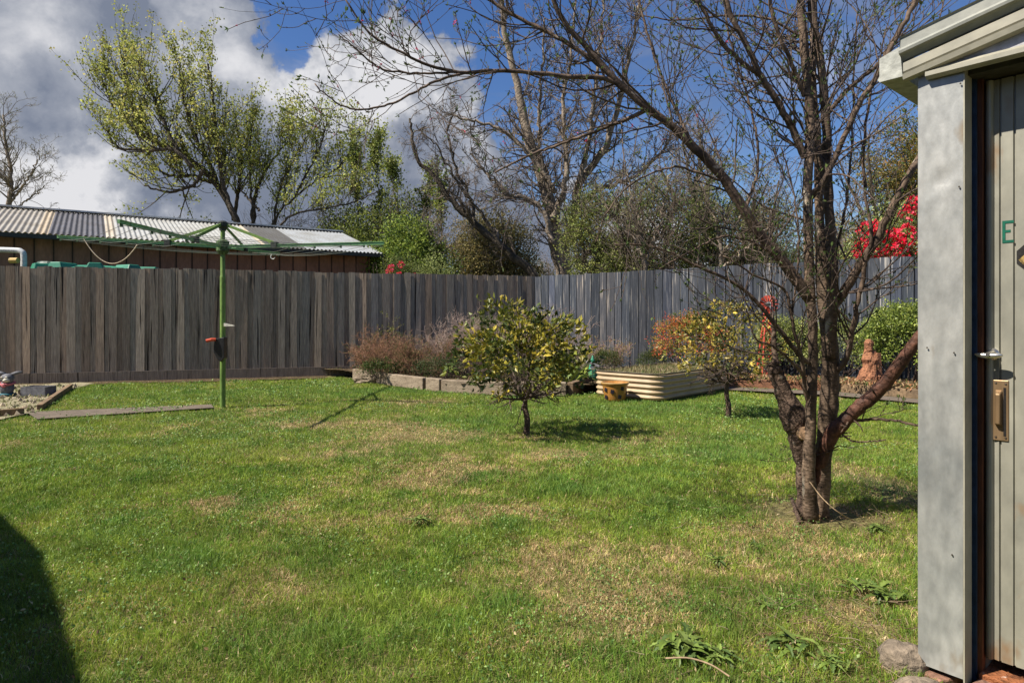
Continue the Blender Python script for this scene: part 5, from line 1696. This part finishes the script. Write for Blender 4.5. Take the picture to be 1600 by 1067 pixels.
def weed(px, py, r, seed, label, n=18, col=None):
    rng = RS(seed); c = G3(px, py)
    r = r * .85
    T = thing('broadleaf_weed', label, 'weed', c, 'broad leaved weeds in the lawn')
    a = rng.rand(n) * 6.28
    D = np.stack([np.cos(a), np.sin(a), rng.uniform(.25, .8, n)], -1)
    S = np.tile(c + [0, 0, .02], (n, 1)) + rng.normal(size=(n, 3)) * [r * .25, r * .25, 0]
    P, _ = walk(rng, S, D, rng.uniform(.55, 1.05, n) * r, np.full(n, .01), 10, .10, -.10, 1)
    side = unit(np.cross(P[:, -1] - P[:, 0], UP)); s = np.linspace(0, 1, 11)
    tooth = np.where(np.arange(11) % 2 == 0, .62, 1.15)
    wd = r * .26 * (np.sin(np.pi * np.clip(s * .9 + .06, 0, 1)) ** .9 * tooth)[None, :, None] * rng.uniform(.6, 1.1, (n, 1, 1))
    A = P - side[:, None] * wd / 2 + UP * wd * .25; B = P + side[:, None] * wd / 2 + UP * wd * .25
    V = np.stack([A, P, B], 2).reshape(-1, 3)
    q = []
    for i in range(10):
        q += [[3 * i, 3 * i + 1, 3 * i + 4, 3 * i + 3], [3 * i + 1, 3 * i + 2, 3 * i + 5, 3 * i + 4]]
    Q = (np.array(q)[None] + (np.arange(n) * 33)[:, None, None]).reshape(-1, 4)
    MB().add(V, Q, col=np.repeat(pick(rng, n, col or [(.13, .19, .035), (.17, .23, .05), (.08, .13, .03)]), 20, 0)).build('leaves', GLOSSY_LEAF, T)


weed(1065, 1020, .13, 1, 'largest leafy weed clump near the bottom of the photo', 46)
weed(1120, 1030, .08, 11, 'small leafy weed touching the right of the largest clump', 22)
weed(1245, 1015, .12, 2, 'long leaved weed between the largest clump and the shed stones', 18)
weed(1290, 1040, .08, 12, 'small weed at the bottom just left of the shed stones', 16)
weed(1385, 935, .11, 3, 'dandelion like weed close to the metal shed panel', 22)
weed(1340, 925, .09, 4, 'flat weed left of the dandelion like weed by the shed', 18)
weed(1190, 950, .07, 5, 'low small weed above the long leaved weed', 14)
weed(1120, 880, .07, 6, 'bluish low weed below the fruit tree shadow', 18)
weed(655, 818, .09, 7, 'round clover like weed left of the lawn middle', 26)
weed(1370, 832, .09, 8, 'weed tuft in the bare soil right of the fruit tree foot', 20)
weed(1180, 858, .06, 9, 'tiny weed left of the fruit tree foot', 12)


def stick():
    rng = RS(3)
    P = limb([G3(1040, 1048) + [0, 0, .04], G3(1075, 1050) + [0, 0, .045], G3(1110, 1058) + [0, 0, .04], G3(1140, 1072) + [0, 0, .03]], 14)
    setp(MB().tubes(P, np.full(14, .0028), 6).build('dry_stalk', mat('straw_stalk', (.42, .30, .18), rough=.9), smooth=True), 'long pale dry stalk lying below the largest weed clump', 'stick')
    P = limb([P3(1265, 752, 3.42), P3(1285, 778, 3.36), P3(1310, 800, 3.3), G3(1335, 820) + [0, 0, .02]], 14)
    setp(MB().tubes(P, np.full(14, .0028), 6).build('dry_stalk', MATS['straw_stalk'], smooth=True), 'thin pale stalk leaning against the fruit tree foot', 'stick')
    P = limb([G3(1237, 795) + [0, 0, .06], G3(1244, 808) + [0, 0, .03], G3(1250, 816)], 8)
    setp(MB().tubes(P, np.linspace(.010, .012, 8), 8, cap=True).build('wood_stub', bark_d, smooth=True), 'short dark wood stub at the left foot of the fruit tree', 'stick')


stick()

# ------------------------------------------------------------------ background trees and buildings
def shoot_tree(name, label, limbs, seed, Y, leafcols, wts, barkm, m1=7, l1=1.6, up=.9, leafper=34, size=.10, r0=.25, clump=.10, cat='tree', dens2=4, group=None, taper=.05, zb=0.0, lspread=.75, pollen=None):
    """deciduous tree with upright leafy shoots on guided limbs"""
    rng = RS(seed)
    base = np.array(limbs[0][0]); base = np.array([base[0], base[1], 0])
    T = thing(name, label, cat, base, group)
    tr = MB(); Ps = []; Rs = []
    for i, Lb in enumerate(limbs):
        P = limb(Lb, 30, rng, .02); R = np.linspace(r0 * (1 if i == 0 else .6), r0 * .22, 30)
        rough_tube(tr, P, R, 10, .15, 3, i); Ps.append(P); Rs.append(R)
    tr.build('trunk', barkm, T, smooth=True)
    Ps, Rs = np.array(Ps), np.array(Rs)
    Ln = plen(Ps)
    S1, D1, L1, R1 = spawn(rng, Ps, Rs, np.full(len(Ps), l1), np.round(Ln * m1).astype(int), (20, 80), (.5, 1.15), .22, 1, .45, up, .25)
    P1, W1 = walk(rng, S1, D1, L1, np.minimum(R1, .03), 7, .09, up * .22, .3)
    S2, D2, L2, R2 = spawn(rng, P1, W1, L1, dens2, (20, 50), (.3, .6), .2, .95, .6, up * .5)
    P2, W2 = walk(rng, S2, D2, L2, R2, 5, .1, up * .2, .4)
    b = MB(); b.tubes(P1, W1, 4); b.tubes(P2, np.maximum(W2, .004), 3); b.build('branches', barkm, T)
    mb = MB()
    for P, c in ((P1, leafper), (P2, leafper // 2)):
        pos, tan = along(rng, P, max(c // 6, 2), .12, 1.0)
        pos = np.repeat(pos, 6, 0) + rng.normal(size=(len(pos) * 6, 3)) * clump
        tone = np.repeat(pick(rng, len(tan), leafcols, wts, .22), 6, 0)
        mb.leaves(pos, rng.uniform(.6, 1.2, len(pos)) * size, rng, tone * rng.uniform(.8, 1.2, (len(pos), 1)), lspread, np.array([0, 0, .3]), .9, .1)
    mb.build('crown', LEAF, T)
    return T


dark_bark = mat('dark_tree_bark', (.09, .07, .05), (.035, .028, .02), rough=.9, scale=3, bump=.8, bscale=14, fine=.3, bdist=.05)
pale_bark = mat('pale_tree_bark', (.34, .27, .20), (.10, .08, .06), rough=.85, scale=2.2, contrast=.8, bump=.8, bscale=12, fine=.3, bdist=.05)
grey_twig = mat('far_twigs', (.21, .165, .125), (.10, .08, .065), rough=.9, scale=2, bump=0)
Y1 = 24
Q = lambda lst, Y: [P3(x, y, Y) for x, y in lst]
maple = [(.44, .46, .11), (.31, .34, .08), (.52, .46, .14), (.18, .20, .05)]
shoot_tree('maple_tree', 'tall leaning yellow green leafed tree behind the long shed roof', [
    Q([(385, 440), (372, 350), (345, 300), (318, 265), (280, 240), (240, 222), (205, 200), (175, 165), (158, 120)], Y1),
    Q([(345, 300), (325, 250), (300, 200), (285, 150), (280, 100)], Y1 + .5),
    Q([(372, 350), (352, 300), (340, 240), (335, 170), (325, 100)], Y1 - .6),
    Q([(318, 265), (300, 290), (260, 300), (225, 290)], Y1 - .5),
    Q([(240, 222), (215, 180), (200, 130), (190, 90)], Y1 + .8),
    Q([(280, 240), (255, 190), (235, 140), (215, 95)], Y1 - .8),
    Q([(300, 260), (270, 235), (225, 235), (185, 230), (165, 200)], Y1 - 1.4),
    Q([(365, 345), (372, 300), (378, 250), (368, 190)], Y1 + 1.2),
    Q([(330, 285), (300, 275), (265, 275), (235, 255)], Y1 + .6),
], 71, Y1, maple, [.4, .3, .15, .15], dark_bark, 6.0, 2.4, .60, 28, .10, .13, .085)
shoot_tree('maple_tree', 'shorter yellow green tree right of the tall leaning one behind the roof', [
    Q([(395, 440), (396, 350), (400, 300), (420, 260), (445, 225), (450, 200)], Y1 + 1),
    Q([(420, 440), (430, 345), (460, 310), (500, 280), (540, 275), (570, 270)], Y1 + 1.5),
    Q([(460, 310), (480, 270), (500, 230), (510, 195)], Y1 + 1),
    Q([(396, 350), (392, 290), (390, 240), (395, 190)], Y1 + .4),
    Q([(420, 440), (440, 350), (480, 330), (540, 320), (590, 300)], Y1 - .5),
    Q([(420, 440), (426, 350), (440, 290), (462, 245), (478, 215)], Y1 + .3),
    Q([(500, 280), (530, 260), (548, 235), (556, 215)], Y1 + 1.2),
    Q([(540, 275), (575, 262), (590, 240)], Y1 + .7),
    Q([(405, 330), (380, 300), (372, 270)], Y1 - .6),
], 72, Y1, [(.42, .45, .10), (.28, .32, .07), (.50, .45, .14), (.15, .18, .045)], [.4, .3, .15, .15], dark_bark, 4.6, 2.2, .75, 26, .095, .085, .085)
shoot_tree('poplar_tree', 'thin upright leafy suckers above the green shrubs right of the roof', [
    Q([(640, 440), (630, 370), (615, 300), (612, 268)], 23), Q([(660, 440), (665, 360), (672, 300), (676, 278)], 23.5),
    Q([(560, 440), (560, 340), (555, 270), (552, 240)], 24), Q([(590, 440), (595, 340), (588, 260), (584, 235)], 24.3), Q([(690, 440), (690, 360), (688, 310), (692, 290)], 23)],
    73, 23, [(.20, .25, .05), (.28, .30, .07), (.11, .14, .03)], None, dark_bark, 5, 1.1, .9, 20, .10, .045, .09)


def bare_tree(name, label, limbs, seed, r0, barkm, m1=5, l1=2.0, lv=0, lcols=None, trop=.02, droop=0.0, lsize=.05, ntw=7, group=None, wob=.2, radii=None, minr=.006, tm=None):
    rng = RS(seed)
    b0 = np.array([limbs[0][0][0], limbs[0][0][1], 0])
    T = thing(name, label, 'tree', b0, group)
    tr = MB(); Ps = []; Rs = []
    for i, Lb in enumerate(limbs):
        r = radii[i] if radii else (r0 * (1 if i == 0 else .6), r0 * .2)
        P = limb(Lb, 34, rng, .03); R = np.linspace(r[0], r[1], 34)
        rough_tube(tr, P, R, 10, .2, 2.5, i); Ps.append(P); Rs.append(R)
    tr.build('trunk', barkm, T, smooth=True)
    Ps, Rs = np.array(Ps), np.array(Rs); Ln = plen(Ps)
    tv = np.array([0, 0, 1.0])
    S1, D1, L1, R1 = spawn(rng, Ps, Rs, np.full(len(Ps), l1), np.round(Ln * m1).astype(int), (30, 75), (.5, 1.1), .2, 1, .4, .15, .3)
    P1, W1 = walk(rng, S1, D1, L1, np.minimum(R1, .04), 8, wob, trop, .3)
    S2, D2, L2, R2 = spawn(rng, P1, W1, L1, ntw, (25, 65), (.3, .6), .15, 1, .5, .1)
    P2, W2 = walk(rng, S2, D2, L2, np.maximum(R2, minr), 6, wob, trop - droop, .4)
    S3, D3, L3, R3 = spawn(rng, P2, W2, L2, ntw - 1, (25, 65), (.35, .65), .15, 1, .6, 0)
    P3_, W3 = walk(rng, S3, D3, L3, np.maximum(R3, minr * .8), 4, wob, trop - droop * 1.5, .5)
    b = MB(); b.tubes(P1, W1, 5); b.tubes(P2, np.maximum(W2, minr * .8), 3); b.tubes(P3_, np.maximum(W3, minr * .6), 3)
    b.build('branches', tm or grey_twig, T)
    print(name, len(P2), len(P3_))
    if lv:
        pos, tan = along(rng, P3_, lv, .1, 1)
        pos = pos + rng.normal(size=pos.shape) * .03
        MB().leaves(pos, rng.uniform(.6, 1.2, len(pos)) * lsize, rng, pick(rng, len(pos), lcols, None, .25), .6, np.array([0, 0, -.2 if droop else .3]), .9).build('crown', LEAF, T)
    return T


Y2 = 22
bare_tree('bare_tree', 'large pale trunked bare tree rising behind the fence corner', [
    Q([(890, 520), (880, 425), (868, 385), (862, 330), (845, 270), (825, 215), (812, 150), (795, 80), (785, 0), (780, -80)], Y2),
    Q([(880, 425), (882, 380), (900, 330), (905, 285), (940, 240), (965, 170), (985, 90), (1000, 0)], Y2 + .4),
    Q([(862, 345), (880, 300), (885, 240), (880, 170), (890, 90), (900, 0)], Y2 - .5),
    Q([(868, 300), (850, 270), (800, 215), (745, 190), (700, 180)], Y2 - .8),
    Q([(900, 330), (930, 300), (985, 280), (1030, 240), (1060, 190)], Y2 + 1),
    Q([(905, 285), (920, 220), (930, 140), (940, 50), (945, -30)], Y2),
    Q([(868, 385), (840, 320), (790, 300), (760, 270), (735, 240)], Y2 - .6),
    Q([(845, 270), (842, 200), (846, 120), (850, 30)], Y2 + .8),
    Q([(905, 420), (918, 395), (935, 380), (960, 365)], Y2 - 1)],
    81, .34, pale_bark, 4.2, 2.0, 1, [(.12, .13, .04), (.10, .07, .05)], .03, .0, .045, 6,
    radii=[(.32, .05), (.22, .04), (.12, .03), (.09, .03), (.10, .03), (.09, .03), (.09, .03), (.08, .03), (.10, .03)], minr=.011)
bare_tree('leaning_tree', 'dark slender tree leaning left above the brown fence', [
    Q([(860, 520), (832, 432), (800, 400), (770, 372), (735, 342), (705, 312), (685, 285), (655, 250), (642, 205), (640, 185)], 19),
    Q([(745, 350), (730, 300), (712, 260), (700, 200), (715, 170)], 19.3),
    Q([(790, 392), (750, 330), (725, 300), (700, 260), (680, 225), (650, 195)], 18.6)],
    82, .13, dark_bark, 3.6, 1.3, 1, [(.07, .06, .035), (.10, .07, .05)], .0, .05, .03, 6, radii=[(.16, .03), (.06, .02), (.05, .015)], minr=.006)
bare_tree('birch_tree', 'pale bare birch at the left photo edge behind the roof', [
    Q([(15, 520), (14, 330), (18, 280), (10, 230), (5, 180)], 30), Q([(14, 320), (40, 285), (55, 260), (62, 245)], 30), Q([(18, 290), (-20, 250), (-40, 220)], 30), Q([(14, 330), (40, 315), (70, 290)], 30.5)],
    83, .12, pale_bark, 3.5, 2.0, 2, [(.22, .22, .07)], .05, .0, .05, 5, radii=[(.14, .04), (.06, .02), (.06, .02), (.05, .02)], minr=.008, tm=mat('pale_twigs', (.24, .20, .15), (.14, .11, .09), rough=.9, bump=0))
bare_tree('bare_tree', 'distant fine twigged bare tree between the pale trunk and the fruit tree', [
    Q([(1080, 520), (1082, 400), (1085, 330), (1075, 270), (1065, 200)], 30), Q([(1085, 330), (1110, 280), (1118, 230)], 30), Q([(1082, 350), (1050, 300), (1030, 260)], 30), Q([(1085, 300), (1095, 240), (1090, 190)], 30.4)],
    84, .2, dark_bark, 3.5, 2.4, 1, [(.13, .12, .05)], .04, .0, .05, 5, minr=.011)


bare_tree('bare_tree', 'small tangled budding tree behind the painted fence left of the long limb', [
    Q([(1010, 520), (1008, 420), (1000, 360), (985, 300), (975, 250)], 15.5), Q([(1008, 420), (1030, 350), (1045, 290), (1050, 250)], 15.6), Q([(1005, 400), (970, 350), (945, 320)], 15.3)],
    86, .06, pale_bark, 6, 1.2, 1, [(.30, .32, .09), (.20, .22, .06)], .03, .0, .04, 6, radii=[(.06, .015), (.04, .012), (.035, .012)], minr=.004)
bare_tree('bare_tree', 'small tangled budding tree behind the painted fence crossing below the long limb', [
    Q([(1130, 520), (1125, 410), (1120, 350), (1100, 300), (1090, 260)], 15.5), Q([(1125, 410), (1150, 350), (1175, 300), (1180, 260)], 15.7), Q([(1128, 420), (1185, 370), (1215, 330)], 15.2)],
    87, .06, pale_bark, 6, 1.2, 1, [(.30, .32, .09), (.20, .22, .06)], .03, .0, .04, 6, radii=[(.06, .015), (.04, .012), (.035, .012)], minr=.004)


def loose_tree(label, cx, Y, w, ztop, seed, cols, wts, n, size, zlow=.9, holes=.46, nst=5, name='evergreen_tree', group=None, d=None, fr=2.0, hf=2.6, bk=None, aspect=.5):
    rng = RS(seed); x = (cx - 800) / 1000 * Y
    base = np.array([x, Y, 0.0]); d = d or w * .7
    T = thing(name, label, 'tree', base, group)
    H = ztop
    a = rng.rand(nst) * 6.28
    S = base + np.stack([np.cos(a) * .15, np.sin(a) * .15, np.zeros(nst)], -1)
    D = np.stack([np.cos(a) * w / H * .6, np.sin(a) * .3, np.ones(nst)], -1)
    P1, R1 = walk(rng, S, D, np.full(nst, H * .92), np.full(nst, .03 * H / nst ** .5), 12, .10, .08, .25)
    tr = MB()
    for i in range(nst): rough_tube(tr, P1[i], R1[i], 8, .1, 3, i)
    tr.build('trunk', bk or dark_bark, T, smooth=True)
    S2, D2, L2, R2 = spawn(rng, P1, R1, np.full(nst, w * .6), int(26), (30, 75), (.4, 1), .25, 1, .4, .2)
    P2, W2 = walk(rng, S2, D2, L2, R2, 7, .14, .06, .3)
    S3, D3, L3, R3 = spawn(rng, P2, W2, L2, 9, (25, 65), (.4, .8), .2, 1, .5)
    P3_, W3 = walk(rng, S3, D3, L3, np.maximum(R3, .006), 5, .15, .03, .4)
    b = MB(); b.tubes(P2, W2, 5); b.tubes(P3_, W3, 3); b.build('branches', grey_twig, T)
    K = 8; nc = n // K
    v = unit(rng.normal(size=(nc * 2, 3))); r = rng.rand(len(v)) ** .42
    bump = .42 + 1.1 * fbm(v * fr + seed * 1.7, 3)
    p = v * (r * bump)[:, None]
    q = p * [w / 2, d / 2, (H - zlow) / 2]
    k = fbm(q * (hf / w * 2) + seed, 3) > holes
    q = q[k][:nc]
    P = base + q + [0, 0, (H + zlow) / 2]
    tone = np.repeat(pick(rng, len(P), cols, wts, .22), K, 0) * rng.uniform(.75, 1.25, (len(P) * K, 1))
    cc = np.repeat(P, K, 0) + rng.normal(size=(len(P) * K, 3)) * size * 1.4
    MB().leaves(cc, rng.uniform(.6, 1.2, len(cc)) * size, rng, tone, aspect, np.repeat(unit(q + [0, 0, .3]), K, 0) * .6, .9).build('crown', LEAF, T)


LEAF.node_tree.nodes['Mix Shader'].inputs[0].default_value = .4
gr = 'trees beyond the fences'
g_a = [(0.189, 0.261, 0.0435), (0.29, 0.348, 0.058), (0.0725, 0.116, 0.029)]
loose_tree('bright green dense bushy tree right of the long shed roof', 640, 18.5, 2.7, 4.0, 91, g_a, [.4, .3, .3], 42000, .095, .2, .30, group=gr)
loose_tree('mid green broad tree behind the bright bushy tree and roof end', 585, 24, 4.8, 5.6, 92, [(0.16, 0.203, 0.0435), (0.232, 0.261, 0.0508), (0.087, 0.116, 0.029)], None, 40000, .11, .5, .32, group=gr)
loose_tree('dark green tree behind the roof below the shorter yellow green tree', 480, 27, 6, 5.2, 93, [(0.145, 0.189, 0.0435), (0.217, 0.246, 0.058), (0.087, 0.116, 0.029)], None, 32000, .11, .5, .34, group=gr)
loose_tree('small dull green tree behind the roof left of the tall leaning trunk', 315, 29, 3.5, 5.3, 94, [(0.174, 0.189, 0.058), (0.246, 0.232, 0.0725)], None, 9000, .09, 2, .40, group=gr)
loose_tree('brown green rounded conifer behind the leaning dark tree', 765, 20.5, 3.2, 4.85, 95, [(0.275, 0.232, 0.0798), (0.174, 0.16, 0.058), (0.102, 0.102, 0.0435), (0.377, 0.29, 0.116)], [.35, .3, .2, .15], 52000, .08, .2, .30, group=gr, name='conifer_tree', fr=2.4)
loose_tree('low dark shrubbery tree behind the fence left of the pale trunk', 815, 24.5, 4, 3.3, 96, [(0.0725, 0.102, 0.029), (0.131, 0.16, 0.0435)], None, 16000, .08, .2, .38, group=gr)
loose_tree('pale olive tree with small leaves behind the painted fence beside the pale trunk', 955, 17.5, 2.8, 4.7, 97, [(0.217, 0.261, 0.0653), (0.29, 0.304, 0.087), (0.116, 0.131, 0.0435)], None, 27000, .078, 1.2, .50, group=gr)
loose_tree('loose small leaved olive tree in the middle behind the painted fence', 1045, 17.0, 2.9, 4.9, 98, [(0.189, 0.232, 0.058), (0.261, 0.29, 0.0725), (0.102, 0.131, 0.0435)], None, 25000, .076, 1.2, .51, group=gr)
loose_tree('olive tree showing between the long limb and trunk of the fruit tree', 1150, 16.5, 2.9, 5.0, 99, [(0.174, 0.217, 0.058), (0.246, 0.275, 0.0725), (0.102, 0.116, 0.0435)], None, 23000, .076, 1.4, .515, group=gr)
loose_tree('dark bushy tree crown just right of the fruit tree trunk', 1235, 20, 2.6, 4.9, 100, [(0.102, 0.131, 0.0435), (0.16, 0.174, 0.058)], None, 12000, .06, 1.2, .50, group=gr)
loose_tree('dark distant tree crown left of the olive trees', 935, 34, 4.0, 7.6, 101, [(0.087, 0.102, 0.0362), (0.131, 0.131, 0.0508)], None, 12000, .10, 2, .51, group=gr)
loose_tree('golden yellow conifer behind the red rhododendron', 1325, 30, 3.4, 5.6, 102, [(0.58, 0.435, 0.087), (0.435, 0.348, 0.087), (0.29, 0.261, 0.0725)], None, 22000, .09, .5, .30, group=gr, name='conifer_tree')
loose_tree('bronze leaved evergreen tree above the red rhododendron', 1415, 16.5, 2.7, 6.3, 103, [(0.217, 0.203, 0.0508), (0.319, 0.246, 0.0725), (0.102, 0.116, 0.0362), (0.406, 0.232, 0.087)], [.35, .25, .25, .15], 22000, .085, 2.4, .46, group=gr, aspect=.4)
loose_tree('dark green tree far behind the fence right of the fruit tree', 1275, 38, 5, 5.2, 104, [(0.087, 0.116, 0.0435), (0.131, 0.16, 0.0508)], None, 12000, .12, .5, .38, group=gr)

red_f = [(.70, .02, .05), (.80, .05, .10), (.55, .01, .03), (.85, .14, .18)]
fgrp = 'rhododendrons behind the fences'
bush((7.45, 12.3, 0), 2.3, 1.5, 3.2, 111, 'large rhododendron covered in red flowers above the fence at the right', [(.24, .30, .08), (.12, .17, .05), (.36, .38, .12)], None, 11000, .09, 'rhododendron', 'shrub', fgrp, flowers=(95, .25, red_f), leafm=GLOSSY_LEAF, aspect=.3)
bush((-2.75, 15.6, 0), 1.2, .8, 2.62, 112, 'rhododendron with pink flowers just right of the long shed wall', [(.10, .14, .04), (.18, .20, .06)], None, 4000, .07, 'rhododendron', 'shrub', fgrp, flowers=(20, .15, [(.75, .04, .10), (.6, .12, .06), (.8, .1, .2)]), aspect=.35)
bush((-1.85, 15.4, 0), 1.5, .8, 2.50, 113, 'pale leaved rhododendron with few pink flowers over the brown fence', [(.34, .38, .13), (.22, .26, .08)], None, 5000, .07, 'rhododendron', 'shrub', fgrp, flowers=(12, .12, [(.75, .06, .10), (.7, .2, .08)]), aspect=.35)
bush((2.35, 14.0, 0), 1.3, .8, 2.05, 114, 'low rhododendron with small red flowers over the painted fence', [(.12, .15, .05), (.07, .09, .03)], None, 4000, .06, 'rhododendron', 'shrub', fgrp, flowers=(9, .08, red_f), aspect=.35)
bush((4.6, 14.6, 0), 1.4, .8, 2.25, 115, 'leafy bush with dull red flowers behind the fruit tree limb', [(.13, .13, .05), (.08, .09, .03)], None, 3500, .06, 'rhododendron', 'shrub', fgrp, flowers=(5, .08, [(.4, .03, .06)]), aspect=.35)


def far_house(name, label, x0, x1, Y, ze, zr, dep, wallm, roofm):
    T = thing(name, label, 'house', ((x0 + x1) / 2, Y, 0))
    MB().prism([[x0, Y, 0], [x1, Y, 0], [x1, Y, ze], [x0, Y, ze]], (0, 0, 0), (0, dep, 0)).build('wall', wallm, T)
    xm = .5
    V = [[x0 - .4, Y - .4, ze], [x1 + .4, Y - .4, ze], [x1 + .4, Y + dep + .4, ze], [x0 - .4, Y + dep + .4, ze], [x0 + 1.6, Y + dep / 2, zr], [x1 - 1.6, Y + dep / 2, zr]]
    MB().add(V, [[0, 1, 5, 4], [2, 3, 4, 5]], [[1, 2, 5], [3, 0, 4]]).build('roof', roofm, T)


far_house('neighbour_house', 'low house with grey tiled roof glimpsed beside the pale tree trunk', 2.2, 7.4, 28, 2.9, 4.1, 6, mat('render_wall', (.35, .33, .3)), mat('slate_roof', (.17, .17, .20), (.11, .11, .13), rough=.6, scale=3, stretch=(1, 1, 6)))
far_house('neighbour_house', 'low building with pale grey green roof behind the fruit tree trunk', 6.9, 10.4, 22, 2.6, 3.5, 4, MATS['render_wall'], mat('pale_roof', (.50, .55, .50), (.4, .45, .41), rough=.5, scale=3))
